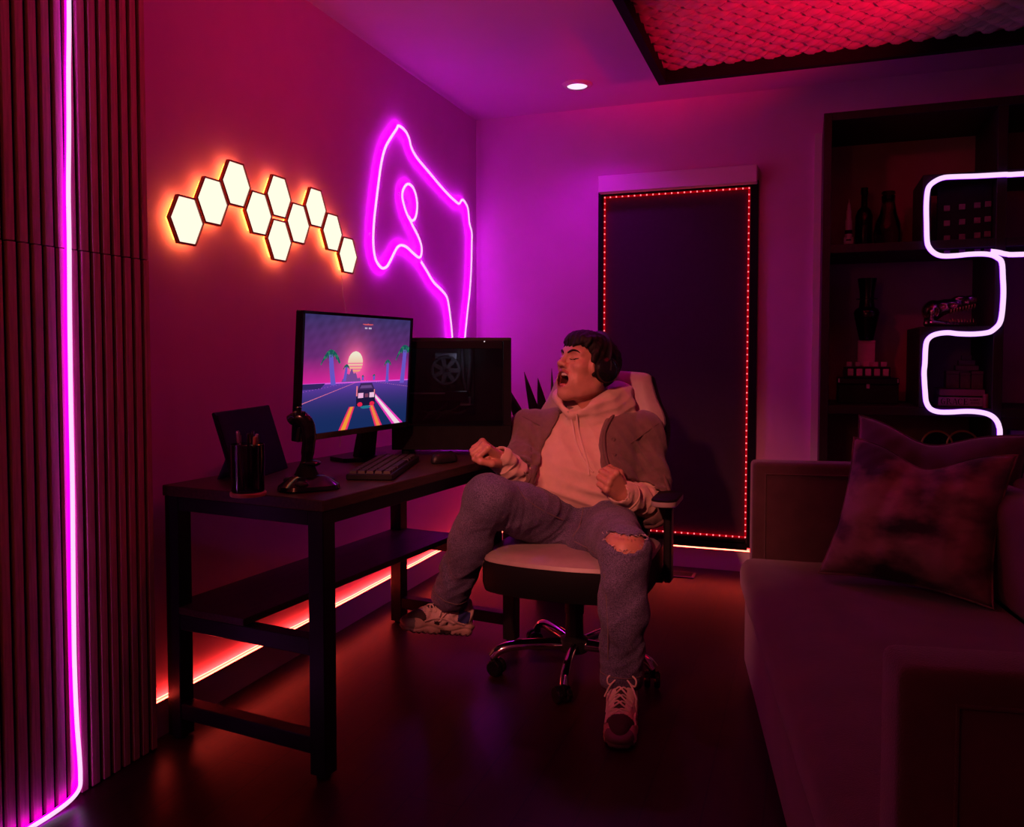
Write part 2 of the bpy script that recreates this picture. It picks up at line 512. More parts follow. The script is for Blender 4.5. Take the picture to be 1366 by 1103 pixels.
# ---- neon flex: dome profile swept along a path, pale lens in front and coloured sides
def neon(name, pts, out, label, cat, side_m, core_m, w=0.0062, d=0.015, group=None):
    out = Vector(out).normalized()
    P = [Vector(p) for p in pts]
    prof = [(-1, 0.0), (-1, 0.18), (-0.95, 0.46), (-0.86, 0.80), (0, 1.0), (0.86, 0.80), (0.95, 0.46), (1, 0.18), (1, 0.0)]
    t = thing(name, label, cat, P[0], group=group)
    glow, core = MB(), MB()
    rings = []
    for i, p in enumerate(P):
        a = P[max(0, i-1)]; b = P[min(len(P)-1, i+1)]
        tn = (b-a); tn -= out*tn.dot(out)
        sd = out.cross(tn.normalized())
        rings.append([p + sd*(u*w) + out*(v*d) for u, v in prof])
    def strip(mb, idx, grow=0.0):
        vs, fs = [], []
        k = len(idx)
        for r in rings: vs += [r[j] for j in idx]
        for i in range(len(rings)-1):
            for j in range(k-1):
                fs.append((i*k+j, i*k+j+1, (i+1)*k+j+1, (i+1)*k+j))
        mb.faces(vs, fs)
    strip(glow, [6, 7, 8, 0, 1, 2])
    strip(core, [2, 3, 4, 5, 6])
    glow.build('light_channel', side_m, t, world=True)
    core.build('lens', core_m, t, smooth=True, world=True)
    return t
m_core = emit('neon_lens', NEON_CORE, 1.0)
m_ns, m_np, m_nb = emit('neon_magenta', NEON_SLAT), emit('neon_magenta_bright', NEON_PAD), emit('neon_violet', NEON_SHELF)
sn = [(1.534, 2.40), (1.5335, 1.976), (1.528, 1.796), (1.525, 1.652), (1.520, 1.506), (1.519, 1.377), (1.516, 1.208), (1.514, 1.020), (1.513, 0.775), (1.509, 0.49), (1.508, 0.338), (1.511, 0.20), (1.517, 0.10), (1.517, 0.055), (1.508, 0.030), (1.48, 0.016), (1.43, 0.010), (1.373, 0.009), (1.325, 0.009), (1.2, 0.009), (1.06, 0.009)]
neon('neon_strip', smoothpath([(0.0625+(0.012*max(0, (0.06-z)/0.05) if z < 0.06 else 0), y, z) for y, z in sn], 5), (1, 0, 0), 'magenta neon line running down the slatted wall and along the floor', 'neon light', m_ns, m_core, w=0.0056, d=0.0105)
ct1 = [(3.93, 1.06), (3.916, 1.197), (3.896, 1.287), (3.874, 1.357), (3.848, 1.403), (3.783, 1.434), (3.688, 1.467), (3.61, 1.516), (3.547, 1.554)]
ct2 = [(4.06, 1.06), (4.085, 1.201), (4.118, 1.333), (4.155, 1.462), (4.175, 1.59), (4.182, 1.717), (4.183, 1.78), (4.15, 1.826), (4.131, 1.898), (4.099, 1.923), (4.061, 1.935), (4.036, 1.925), (4.012, 1.906), (3.975, 1.908), (3.886, 1.925), (3.774, 1.954), (3.641, 1.995), (3.515, 2.034), (3.456, 2.068), (3.433, 2.105), (3.394, 2.13), (3.331, 2.137), (3.308, 2.115), (3.243, 2.053), (3.2, 2.003), (3.168, 1.936), (3.141, 1.842), (3.115, 1.739), (3.098, 1.658), (3.093, 1.579), (3.108, 1.522), (3.136, 1.495), (3.173, 1.483), (3.21, 1.493), (3.242, 1.521), (3.28, 1.561), (3.313, 1.591), (3.353, 1.605), (3.404, 1.602), (3.467, 1.583), (3.53, 1.569), (3.555, 1.588), (3.556, 1.627), (3.524, 1.666), (3.468, 1.707), (3.44, 1.73), (3.405, 1.756), (3.376, 1.793), (3.361, 1.827), (3.372, 1.861), (3.414, 1.893), (3.461, 1.891), (3.497, 1.863), (3.513, 1.817), (3.505, 1.772), (3.483, 1.742), (3.452, 1.732), (3.425, 1.745)]
tn = neon('neon_wall_sign', smoothpath([(0.014, y, z) for y, z in ct2], 4), (1, 0, 0), 'magenta neon outline of a game controller on the wall above the computer', 'neon sign', m_np, m_core, w=0.0062, d=0.0115)
b = neon('neon_wall_sign', smoothpath([(0.014, y, z) for y, z in ct1], 4), (1, 0, 0), 'tmp', 'tmp', m_np, m_core, w=0.0062, d=0.0115)
for ch in list(b.children):
    mi = b.matrix_world
    ch.parent = tn
    ch.matrix_parent_inverse = W(tn).inverted()
bpy.data.objects.remove(b)
for y, z in ((3.097, 1.62), (3.20, 2.003), (3.641, 1.995), (3.886, 1.925), (4.175, 1.59), (3.688, 1.467), (3.896, 1.287), (3.362, 1.84), (4.118, 1.333), (3.53, 1.569)):
    c = MB(); c.box((0.0075, y, z), (0.013, 0.017, 0.012), bev=0.002); c.build('wall_clip', M['white'], tn, world=True)

# ---- hexagonal light panels
m_face, m_edge = emit('hexagon_diffuser', HEX_FACE), emit('hexagon_back_glow', HEX_EDGE)
m_hexframe = mat('hexagon_frame', (0.30, 0.05, 0.04), 0.5)
hx0 = (1.968, 1.504)
cells = [(0, 0, 'lowest one at the slatted wall end'), (1, 1, 'second from the slatted wall'), (2, 2, 'top of the first peak of the row'), (3, 1, 'just after the first peak'), (4, 2, 'top of the middle peak'),
         (4, 0, 'hanging lowest in the middle of the row'), (5, 1, 'between the middle and last peaks'), (6, 2, 'top of the last peak of the row'), (7, 1, 'last but one before the cable'), (8, 0, 'end of the row with the cable below it')]
hexes = []
for i, j, d in cells:
    y, z = 1.968 + 0.1132*i, 1.504 + 0.0755*j
    t = thing('hexagon_light', 'glowing warm white hexagon wall light, ' + d, 'wall light', (0, y, z), group='hexagon lights on the wall above the desk')
    def ring(r, x): return [Vector((x, r*math.cos(PI/3*k), r*1.135*math.sin(PI/3*k))) for k in range(6)]
    b = MB()
    b.faces(ring(0.060, 0.006) + ring(0.064, 0.020), [(k, (k+1) % 6, (k+1) % 6+6, k+6) for k in range(6)] + [tuple(range(5, -1, -1))])
    b.build('back_light', m_edge, t)
    b = MB()
    v = ring(0.0725, 0.020) + ring(0.0725, 0.032) + ring(0.0672, 0.033) + ring(0.0672, 0.027)
    f = [(k, (k+1) % 6, (k+1) % 6+6, k+6) for k in range(6)] + [(k+6, (k+1) % 6+6, (k+1) % 6+12, k+12) for k in range(6)] + [(k+12, (k+1) % 6+12, (k+1) % 6+18, k+18) for k in range(6)] + [(k+18, (k+1) % 6+18, (k+1) % 6, k) for k in range(6)]
    b.faces(v, f); b.build('frame', m_hexframe, t)
    b = MB(); b.faces(ring(0.0670, 0.029) + ring(0.0670, 0.022), [tuple(range(6))] + [tuple(range(11, 5, -1))] + [(k, k+6, (k+1) % 6+6, (k+1) % 6) for k in range(6)])
    b.build('diffuser', m_face, t)
    hexes.append(t)
b = MB(); b.tube(smoothpath([(0.008, 2.858, 1.425), (0.006, 2.868, 1.38), (0.006, 2.874, 1.34), (0.006, 2.90, 1.27), (0.006, 2.91, 1.2), (0.02, 2.86, 0.98), (0.03, 2.8, 0.742)], 5), 0.0016, 6)
tag(b.build('power_cable', M['white'], smooth=True), 'thin pale cable hanging from the last hexagon light behind the monitor', 'cable')

# ---- red light strips lying on the baseboards
m_strip = emit('red_strip', STRIP_RED)
m_pale = emit('red_strip_lens', STRIP_PALE)
def strip_light(p, q, label, wob):
    t = thing('light_strip', label, 'light strip', p)
    p, q = Vector(p), Vector(q); d = (q-p); n = 40
    up = Vector((0, 0, 1)); side = up.cross(d.normalized())
    vs, fs, vt = [], [], []
    for i in range(n+1):
        c = p + d*i/n + up*(wob*0.004*mnoise.noise((i*0.35, 3.1, wob)))
        for s, h in ((-0.003, 0.010), (0.003, 0.010), (0.003, 0.0), (-0.003, 0.0), (-0.003, 0.0045)):
            vs.append(c + side*s + up*h)
    for i in range(n):
        for k in range(5): fs.append((i*5+k, i*5+(k+1) % 5, i*5+5+(k+1) % 5, i*5+5+k))
    b = MB(); b.faces(vs, fs); tape = b.build('glowing_tape', [m_strip, m_pale], t, world=True)
    ix = [1 if i % 5 == 4 else 0 for i in range(len(tape.data.polygons))]
    tape.data.polygons.foreach_set('material_index', ix)
    return t
strip_light((0.0125, 1.80, 0.1045), (0.0125, YB-0.012, 0.1045), 'red light strip on the baseboard behind and below the desk', 1)
strip_light((0.018, YB-0.0125, 0.1045), (1.512, YB-0.0125, 0.1045), 'red light strip on the baseboard below the black window blind', 0.5)

# ---- window with a black blind, red dotted strip round it and a white valance
tw = tag(bpy.data.objects.new('window_1', None), kind='structure'); COL.objects.link(tw); tw.location = (1.1, YB, 1.0)
for nm, c, s in (('window_frame', (0.722, YB-0.012, 1.05), (0.024, 0.024, 1.85)), ('window_frame', (1.508, YB-0.012, 1.05), (0.036, 0.024, 1.85)), ('window_frame', (1.11, YB-0.012, 0.128), (0.76, 0.024, 0.03)), ('window_frame', (1.11, YB-0.012, 1.962), (0.76, 0.024, 0.03))):
    boxobj(nm, c, s, M['blackmatte'], tw, world=True)
m_blind = mat('blind_fabric', (0.024, 0.018, 0.024), 0.8, var=0.1, scale=60, bump=0.3, bscale=600)
bl = thing('window_blind', 'black roller blind edged with a dotted red light strip', 'blind', (1.11, YB-0.01, 0.15))
b = MB(); b.box((1.11, YB-0.004, 1.05), (0.756, 0.008, 1.81)); b.build('blind_fabric', m_blind, bl, world=True)
b = MB(); b.box((1.11, YB-0.014, 0.158), (0.74, 0.014, 0.018), bev=0.003); b.build('bottom_bar', M['blackmatte'], bl, world=True)
vl = thing('valance', 'white boxed valance over the black window blind', 'valance', (1.12, YB, 1.95))
b = MB(); b.box((1.122, YB-0.040, 1.9985), (0.800, 0.08, 0.086), bev=0.003); b.build('cover', M['white'], vl, world=True)
ds = thing('dotted_light_strip', 'dotted red light strip outlining the black window blind', 'light strip', (0.742, YB-0.012, 0.17))
m_dot = emit('red_diode', DOT_RED)
m_dtape = emit('red_tape_glow', (0.36, 0.0, 0.004))
m_dback = emit('red_hidden_glow', (7.0, 0.0, 0.05))
yd = YB-0.0265
xL, xR, zB, zT = 0.746, 1.482, 0.180, 1.938
b = MB()
for c, s in (((xL, yd+0.003, (zB+zT)/2), (0.009, 0.002, zT-zB)), ((xR, yd+0.003, (zB+zT)/2), (0.009, 0.002, zT-zB)), (((xL+xR)/2, yd+0.003, zT), (xR-xL, 0.002, 0.009)), (((xL+xR)/2, yd+0.003, zB), (xR-xL, 0.002, 0.009))):
    b.box(c, s)
b.build('tape', m_dtape, ds, world=True)
b = MB()
for c, s in (((xL, yd+0.0055, (zB+zT)/2), (0.006, 0.002, zT-zB)), ((xR, yd+0.0055, (zB+zT)/2), (0.006, 0.002, zT-zB)), (((xL+xR)/2, yd+0.0055, zT), (xR-xL, 0.002, 0.006)), (((xL+xR)/2, yd+0.0055, zB), (xR-xL, 0.002, 0.006))):
    b.box(c, s)
b.build('added_rear_glow', m_dback, ds, world=True)  # glowing bars added out of sight behind the tape to redden the blind
b = MB()
def dots(p, q, step=0.0322):
    p, q = Vector(p), Vector(q); n = max(1, round((q-p).length/step))
    for i in range(n+1):
        c = p.lerp(q, i/n); b.box(c, (0.0056, 0.003, 0.0062))
dots((xL, yd, zB), (xL, yd, zT)); dots((xR, yd, zB), (xR, yd, zT)); dots((xL+0.03, yd, zT), (xR-0.03, yd, zT)); dots((xL+0.03, yd, zB), (xR-0.03, yd, zB))
tag(b.build('diodes', m_dot, ds, world=True), kind='stuff')

# ---- floor vent
fv = thing('floor_vent', 'slim metal floor vent below the black blind', 'vent', (1.155, 4.115, 0))
b = MB(); b.box((0, 0, 0.003), (0.20, 0.10, 0.006), bev=0.002); b.build('frame', mat('vent_metal', (0.18, 0.12, 0.11), 0.4, metal=0.4), fv)
for i in range(7):
    b = MB(); b.box((0, -0.036+0.012*i, 0.0065), (0.17, 0.005, 0.002)); b.build('slat', M['black'], fv)

# ---- ceiling fittings
m_lamp = emit('downlight_lens', (1.3, 0.86, 1.25))
def downlight(x, y, label, lensm, light=None, z=H):
    t = thing('ceiling_downlight', label, 'ceiling light', (x, y, z))
    b = MB(); b.lathe([(0.050, -0.012), (0.060, -0.010), (0.072, -0.004), (0.075, 0.0), (0.050, 0.0)], 32, caps=False); b.build('trim_ring', M['white'], t, smooth=True)
    b = MB(); b.lathe([(0.0, -0.0062), (0.049, -0.0085), (0.0505, -0.003)], 32, caps=False); b.build('lens', lensm, t, smooth=True)
    if light:
        ld = bpy.data.lights.new('lamp', 'SPOT'); ld.energy = light['energy']; ld.color = light['color']; ld.spot_size = light.get('size', R(150)); ld.spot_blend = 0.9; ld.shadow_soft_size = 0.05
        lo = bpy.data.objects.new('lamp', ld); COL.objects.link(lo); lo.parent = t; lo.location = (0, 0, -0.03)
    return t
downlight(0.695, 3.90, 'round recessed downlight glowing pale pink in the ceiling near the corner', m_lamp, P_CEIL_PINK)

def globe(name, label, cat, loc, r, light, stem_to=None):
    """lamp with a round glowing bulb, used for unseen lamps added to light the room"""
    t = thing(name, label, cat, loc)
    e = light['energy']/(4*PI*PI*r*r)
    b = MB(); b.ball((0, 0, 0), r, 20, 12); b.build('bulb', emit(name+'_glow', tuple(max(1e-4, c)*e for c in light['color'])), t, smooth=True)
    b = MB()
    if stem_to is not None:
        b.tube([(0, 0, r*0.8), (0, 0, stem_to-loc[2])], 0.008, 8); b.lathe([(0.05, stem_to-loc[2]-0.02), (0.05, stem_to-loc[2])], 20)
    else:
        b.tube([(0, 0, -r*0.8), (0, 0, -loc[2]+0.02)], 0.012, 10); b.lathe([(0.15, -loc[2]), (0.15, -loc[2]+0.015), (0.02, -loc[2]+0.03)], 24)
    b.build('stem', M['black'], t, smooth=True)
    return t
globe('added_red_lamp', 'unseen red globe lamp added under the ceiling to redden the room', 'lamp', (1.07, 2.36, 2.315), 0.05, P_CEIL_RED, H)  # added out of view for the red on the ceiling and wall
globe('added_fill_lamp', 'unseen warm globe lamp added behind the viewer as fill light', 'lamp', (0.9, -0.6, 1.75), 0.12, P_ROOM_WARM)  # invented lamp out of view, a weak warm fill
def spot_lamp(name, label, loc, target, light, size, up=False):
    t = thing(name, label, 'lamp', loc)
    d = (Vector(target)-Vector(loc)).normalized()
    rot = d.to_track_quat('-Z', 'Y').to_matrix()
    b = MB(); b.lathe([(0.050, 0.0), (0.055, 0.01), (0.055, 0.10), (0.045, 0.13), (0.0, 0.13)], 24, m=rot, caps=False); b.build('shade', M['black'], t, smooth=True)
    b = MB(); b.tube([d*-0.12, Vector((0, 0, -loc[2]+0.02)) if up else Vector((0, 0, H-loc[2]))], 0.010, 10)
    if up: b.lathe([(0.14, -loc[2]), (0.14, -loc[2]+0.015), (0.02, -loc[2]+0.03)], 24)
    b.build('stem', M['black'], t, smooth=True)
    ld = bpy.data.lights.new('lamp', 'SPOT'); ld.energy = light['energy']*12; ld.color = light['color']; ld.spot_size = size; ld.spot_blend = 0.9; ld.shadow_soft_size = 0.05
    lo = bpy.data.objects.new('lamp', ld); COL.objects.link(lo); lo.parent = t; lo.rotation_euler = rot.to_euler(); lo.location = d*0.02
    return t
spot_lamp('added_uplight', 'unseen red uplighter added behind the sofa to light the ceiling panel', (2.85, 1.95, 1.55), (2.0, 2.9, 2.36), P_PANEL_RED, R(43), True)  # invented lamp out of view, put here to redden the ceiling panel
spot_lamp('added_spotlight', 'unseen spotlight added to light the man in the chair', (0.92, 0.25, 2.05), (0.98, 2.70, 0.66), P_SPOT_WARM, R(34))  # invented key light out of view, brightens the man

# ---- sculpted acoustic panel hanging under the ceiling, in a black frame
px0, px1, py0, py1 = 1.13, 3.05, 1.75, 3.68
cp = thing('ceiling_acoustic_panel', 'dark framed ceiling panel with a sculpted scale relief', 'ceiling panel', ((px0+px1)/2, (py0+py1)/2, 2.30))
fw_, zf0, zf1 = 0.035, 2.30, H
for c, s in (((px0+fw_/2, (py0+py1)/2, (zf0+zf1)/2), (fw_, py1-py0, zf1-zf0)), ((px1-fw_/2, (py0+py1)/2, (zf0+zf1)/2), (fw_, py1-py0, zf1-zf0)), (((px0+px1)/2, py1-fw_/2, (zf0+zf1)/2), (px1-px0-2*fw_, fw_, zf1-zf0)), (((px0+px1)/2, py0+fw_/2, (zf0+zf1)/2), (px1-px0-2*fw_, fw_, zf1-zf0))):
    boxobj('frame', c, s, M['blackmatte'], cp, world=True)
def relief():
    ax0, ax1, ay0, ay1 = px0+fw_, px1-fw_, py0+fw_, py1-fw_
    nx, ny = 430, 470
    X, Y = np.meshgrid(np.linspace(ax0, ax1, nx), np.linspace(ay0, ay1, ny), indexing='ij')
    cw, cl = 0.080, 0.050
    u = (X-ax0)/cw; v = (Y-ay0)/cl
    h = np.zeros_like(X)
    row0 = np.floor(v)
    for dr in (0, 1, 2):
        row = row0 - 1 + dr
        uu = u + 0.5*(row % 2)
        fu = uu - np.floor(uu) - 0.5
        tip = row + 1.35 - 1.5*np.abs(fu)**1.5 - 0.25     # curved far lip of the scale
        fv = (tip - v)
        prof = np.where((fv >= 0) & (fv < 1.9), 0.030*(1-fv/1.9)*(1-1.4*fu*fu), 0.0)
        h = np.maximum(h, prof)
    h = h + 0.004*np.sin(u*6.3+v*2.1)*np.sin(v*5.1)
    z = 2.372 - h
    V = np.stack([X, Y, z], -1).reshape(-1, 3)
    i = np.arange(nx*ny).reshape(nx, ny)
    F = np.stack([i[:-1, :-1], i[:-1, 1:], i[1:, 1:], i[1:, :-1]], -1).reshape(-1, 4)
    me = bpy.data.meshes.new('scale_relief')
    me.from_pydata(V.tolist(), [], F.tolist())
    me.polygons.foreach_set('use_smooth', [True]*len(me.polygons)); me.set_sharp_from_angle(angle=R(40))
    link('scale_relief', me, mat('relief_foam', (0.40, 0.30, 0.31), 0.5, var=0.1, scale=30), cp, world=True)
relief()
# ================================================================== desk and what stands on it
def onZ(px, py, z):
    d = at(px, py, 1.0) - CAM
    return CAM + d*((z-CAM.z)/d.z)
def onY(px, py, y):
    d = at(px, py, 1.0) - CAM
    return CAM + d*((y-CAM.y)/d.y)
def latw(lat, depth, z=0.0):
    return Vector((CAM.x + lat*math.cos(YAW) - depth*math.sin(YAW), lat*math.sin(YAW) + depth*math.cos(YAW), z))

def pad(mb, outline, prof, M4=None):
    """soft cushion: outline of 2-D points, prof = [(inset, height)] from bottom to top; both ends closed"""
    n = len(outline)
    cx = sum(p[0] for p in outline)/n; cy = sum(p[1] for p in outline)/n
    rings = []
    for ins, h in prof:
        ring = []
        for x, y in outline:
            dx, dy = x-cx, y-cy
            l = math.hypot(dx, dy)
            k = max(0.0, (l-ins)/l)
            p = Vector((cx+dx*k, cy+dy*k, h))
            ring.append(mb.bm.verts.new(M4 @ p if M4 else p))
        rings.append(ring)
    fs = []
    for A, B in zip(rings, rings[1:]):
        for j in range(n): fs.append(mb.bm.faces.new((A[j], A[(j+1) % n], B[(j+1) % n], B[j])))
    for ring, rev in ((rings[0], True), (rings[-1], False)):
        c = mb.bm.verts.new(sum((v.co for v in ring), Vector())/n)
        for j in range(n): fs.append(mb.bm.faces.new((ring[j], ring[(j+1) % n], c)))
    mb._mark(fs)
def rrect(w, h, r, n=5, cx=0, cy=0):
    out = []
    for sx, sy, a0 in ((1, 1, 0), (-1, 1, 90), (-1, -1, 180), (1, -1, 270)):
        for k in range(n+1):
            a = R(a0+90*k/n); out.append((cx+sx*(w/2-r)+r*math.cos(a), cy+sy*(h/2-r)+r*math.sin(a)))
    return out

DROT = R(-6.0)
DP = Vector((0.607, 1.785, 0))
DM = Matrix.Translation(DP) @ Matrix.Rotation(DROT, 4, 'Z')
ZD = 0.735
dk = thing('desk', 'dark wood desk with black steel legs along the lit wall', 'desk', DP, DROT)
DW, DL = 0.575, 1.19
b = MB(); b.box((-DW/2, DL/2, ZD-0.015), (DW, DL, 0.03), bev=0.002); b.build('desktop', M['deskwood'], dk)
lg = 0.05
lx, ly = (-lg/2-0.004, -DW+lg/2+0.004), (lg/2+0.004, DL-lg/2-0.004)
for x in lx:
    for y in ly:
        b = MB(); b.box((x, y, (ZD-0.03)/2+0.004), (lg, lg, ZD-0.038), bev=0.002); l_ = b.build('leg', M['blackmetal'], dk)
        b = MB(); b.lathe([(0.018, 0.0), (0.02, 0.004), (0.02, 0.006)], 14, (x, y, 0)); b.build('foot_pad', M['blackmatte'], l_)
for y in ly:
    for z, h in ((ZD-0.05, 0.04), (0.345, 0.045), (0.085, 0.045)):
        b = MB(); b.box((-DW/2, y, z), (DW-2*lg-0.008, 0.045, h), bev=0.002); b.build('crossbar', M['blackmetal'], dk)
for x in lx:
    b = MB(); b.box((x, DL/2, ZD-0.05), (0.03, DL-2*lg-0.01, 0.04), bev=0.002); b.build('apron_rail', M['blackmetal'], dk)
b = MB(); b.box((-DW+0.15, DL/2, 0.378), (0.292, DL-0.01, 0.02), bev=0.001); b.build('lower_shelf', M['deskwood'], dk)

# ---- monitor
def screen_picture(w, h):
    """the driving game on the screen: colours on a fine grid of a flat mesh"""
    nx, ny = 420, 262
    U, V = np.meshgrid((np.arange(nx)+0.5)/nx, (np.arange(ny)+0.5)/ny, indexing='ij')
    U = U; Vt = 1-V                         # Vt: 0 at the top
    def c(*a): return np.array(a, float)
    hz = 0.575
    img = np.zeros((nx, ny, 3))
    t = np.clip(Vt/hz, 0, 1)[..., None]
    top, mid, bot = c(0.045, 0.035, 0.15), c(0.16, 0.025, 0.19), c(0.78, 0.02, 0.36)
    sky = np.where(t < 0.6, top+(mid-top)*(t/0.6), mid+(bot-mid)*((t-0.6)/0.4)**1.2)
    cl = (np.sin(U*38+Vt*30)*np.sin(U*17-Vt*44)+np.sin(U*90+Vt*55)*0.5)
    sky *= (1+0.13*cl[..., None]*(1-t))
    sx, sy, sr = 0.455, 0.405, 0.066
    asp = w/h
    rr = np.hypot((U-sx)*asp*0.93, Vt-sy)
    sky += np.exp(-np.maximum(0, rr-sr*1.4)/0.085)[..., None]*c(0.75, 0.10, 0.16)*(rr > 0)[..., None]
    img[:] = sky
    sun = (np.hypot((U-sx)*asp*0.82, (Vt-sy)*0.9) < sr*1.35) & (Vt < 0.50)
    band = (np.sin((Vt-sy)*230) > 0.55) & (Vt > sy-0.015)
    k = np.clip((Vt-0.33)/0.16, 0, 1)[..., None]
    sc = c(1.0, 0.93, 0.72)*(1-k)+c(1.0, 0.36, 0.22)*k
    img[sun & ~band] = sc[sun & ~band]
    # ground, road
    g = Vt >= hz
    d = np.clip((Vt-hz)/(1-hz), 0, 1)
    gc = c(0.16, 0.05, 0.46)*(1-d[..., None])**3+c(0.010, 0.028, 0.13)*(1-(1-d[..., None])**3)
    img[g] = gc[g]
    vx, vy = 0.525, hz-0.01
    def road_line(x1, y1, w0, w1, col, glow=None, y0=None):
        y0_ = vy if y0 is None else y0
        tt = np.clip((Vt-vy)/(y1-vy), 0, 2)
        xc = vx+(x1-vx)*tt
        ww = w0+(w1-w0)*tt
        dist = np.abs(U-xc)
        m = (dist < ww) & (Vt > y0_)
        if glow is not None:
            m2 = (dist < ww*2.0) & (Vt > y0_)
            img[m2] = np.array(glow)
        img[m] = np.array(col)
    img[g & (np.abs(Vt-hz) < 0.013)] = c(0.80, 0.12, 0.85)
    img[(Vt > hz+0.004) & (Vt < hz+0.05) & (U < 0.20-0.9*(Vt-hz))] = c(0.035, 0.02, 0.13)
    road_line(-0.10, 0.78, 0.003, 0.010, (0.95, 0.22, 0.38))
    road_line(-0.35, 0.70, 0.002, 0.007, (0.42, 0.10, 0.62))
    road_line(1.25, 0.69, 0.002, 0.007, (0.85, 0.25, 0.62))
    road_line(0.905, 1.0, 0.002, 0.030, (1.0, 0.80, 0.88), (0.95, 0.05, 0.55), y0=0.66)
    road_line(0.705, 1.0, 0.004, 0.018, (1.0, 0.27, 0.07), (0.95, 0.03, 0.14), y0=0.80)
    road_line(0.365, 1.0, 0.004, 0.020, (1.0, 0.36, 0.04), (0.95, 0.03, 0.14), y0=0.80)
    # mountain
    m = (Vt < hz) & (Vt > 0.47+np.abs(U-0.425)*1.15+0.012*np.sin(U*160))
    img[m & (U > 0.33)] = c(0.20, 0.07, 0.33)
    # palms
    def palm(x, ytop, ybot, r, lean, seed):
        tt = np.clip((Vt-ytop)/(ybot-ytop), 0, 1)
        xc = x+lean*tt**1.5
        m = (np.abs(U-xc) < 0.0045+0.012*r/0.09+0.004*tt) & (Vt > ytop) & (Vt < ybot)
        img[m] = c(0.16, 0.10, 0.62)
        q = np.random.default_rng(seed)
        for kx in range(11):
            a = -PI*(0.02+0.96*kx/10); L = r*(0.8+0.4*q.random())
            for s in np.linspace(0, 1, 24):
                fx = x+math.cos(a)*L*s/asp*1.15; fy = ytop+math.sin(a)*L*0.55*s+L*0.95*s*s
                dd = np.hypot((U-fx)*asp, (Vt-fy)) < 0.016*(1-0.7*s)*r/0.09+0.0012
                img[dd] = c(0.012, 0.10, 0.11) if (kx+int(s*8)) % 3 else c(0.03, 0.22, 0.13)
    palm(0.235, 0.315, 0.60, 0.100, 0.03, 1); palm(0.375, 0.430, 0.57, 0.040, -0.015, 2)
    palm(0.775, 0.395, 0.60, 0.052, 0.0, 3); palm(0.955, 0.265, 0.61, 0.11, -0.02, 4); palm(0.64, 0.52, 0.57, 0.018, 0.0, 5); palm(0.53, 0.525, 0.57, 0.016, 0.0, 6)
    # car seen from behind
    def quad(x0, x1, y0, y1, col, tp=0.0):
        if y0 > 0.5: x0 -= 0.022; x1 -= 0.022
        k = np.clip((Vt-y0)/(y1-y0), 0, 1)
        img[(U > x0+tp*(1-k)) & (U < x1-tp*(1-k)) & (Vt > y0) & (Vt < y1)] = np.array(col)
    quad(0.497, 0.682, 0.715, 0.80, (0.012, 0.008, 0.045))
    quad(0.505, 0.675, 0.595, 0.66, (0.05, 0.02, 0.11), 0.03)
    quad(0.530, 0.650, 0.615, 0.640, (0.16, 0.07, 0.27), 0.012)
    quad(0.497, 0.682, 0.655, 0.73, (0.025, 0.012, 0.07))
    quad(0.515, 0.565, 0.685, 0.728, (1.0, 0.50, 0.82)); quad(0.625, 0.672, 0.685, 0.728, (1.0, 0.62, 0.85)); quad(0.578, 0.612, 0.69, 0.725, (0.22, 0.05, 0.12))
    quad(0.495, 0.507, 0.62, 0.71, (1.0, 0.22, 0.3)); quad(0.668, 0.676, 0.655, 0.70, (1.0, 0.25, 0.3))
    for ex in (0.513, 0.630):
        e = np.hypot((U-ex)/0.024, (Vt-0.787)/0.020) < 1; img[e] = c(0.95, 0.02, 0.08)
    e = np.hypot((U-0.570)/0.05, (Vt-0.815)/0.014) < 1; img[e] = c(0.02, 0.20, 0.30)
    # small counter at the top
    e = (np.abs(Vt-0.062) < 0.007-0.10*np.abs(U-0.56)*0.6) & (np.abs(U-0.56) < 0.05); img[e] = c(0.75, 0.10, 0.14)
    for q0 in (0.535, 0.548, 0.570, 0.580, 0.590):
        quad(q0-0.004, q0+0.004, 0.088, 0.102, (0.75, 0.62, 0.85))
    X, Y = np.meshgrid(np.linspace(0, 1, nx+1), np.linspace(0, 1, ny+1), indexing='ij')
    vv = np.stack([np.zeros_like(X), (X-0.5)*w, (Y-0.5)*h], -1).reshape(-1, 3)
    i = np.arange((nx+1)*(ny+1)).reshape(nx+1, ny+1)
    F = np.stack([i[:-1, :-1], i[1:, :-1], i[1:, 1:], i[:-1, 1:]], -1).reshape(-1, 4)
    me = bpy.data.meshes.new('screen_picture'); me.from_pydata(vv.tolist(), [], F.tolist())
    at_ = me.attributes.new('picture', 'FLOAT_COLOR', 'FACE')
    rgba = np.concatenate([np.clip(img, 0, 1).reshape(-1, 3), np.ones((nx*ny, 1))], 1).astype(np.float32)
    at_.data.foreach_set('color', rgba.ravel())
    m = bpy.data.materials.new('screen_picture'); m.use_nodes = True
    nt = m.node_tree; nt.nodes.clear()
    a = nt.nodes.new('ShaderNodeAttribute'); a.attribute_name = 'picture'
    e = nt.nodes.new('ShaderNodeEmission'); e.inputs[1].default_value = SCREEN_GAIN; o = nt.nodes.new('ShaderNodeOutputMaterial')
    nt.links.new(a.outputs['Color'], e.inputs[0]); nt.links.new(e.outputs[0], o.inputs[0])
    return me, m
mo_c = Vector((0.396, 2.335, 1.043))
mo = thing('monitor', 'computer monitor on the desk showing a neon night driving game', 'monitor', (mo_c.x, mo_c.y, ZD), DROT)
SW, SH = 0.588, 0.388
tilt = Matrix.Rotation(R(3.6), 4, 'Y')
def mtr(mb, c, s, bev=0.0):
    mb.box(tilt @ Vector(c) + Vector((0, 0, mo_c.z-ZD)), s, tilt.to_3x3(), bev)
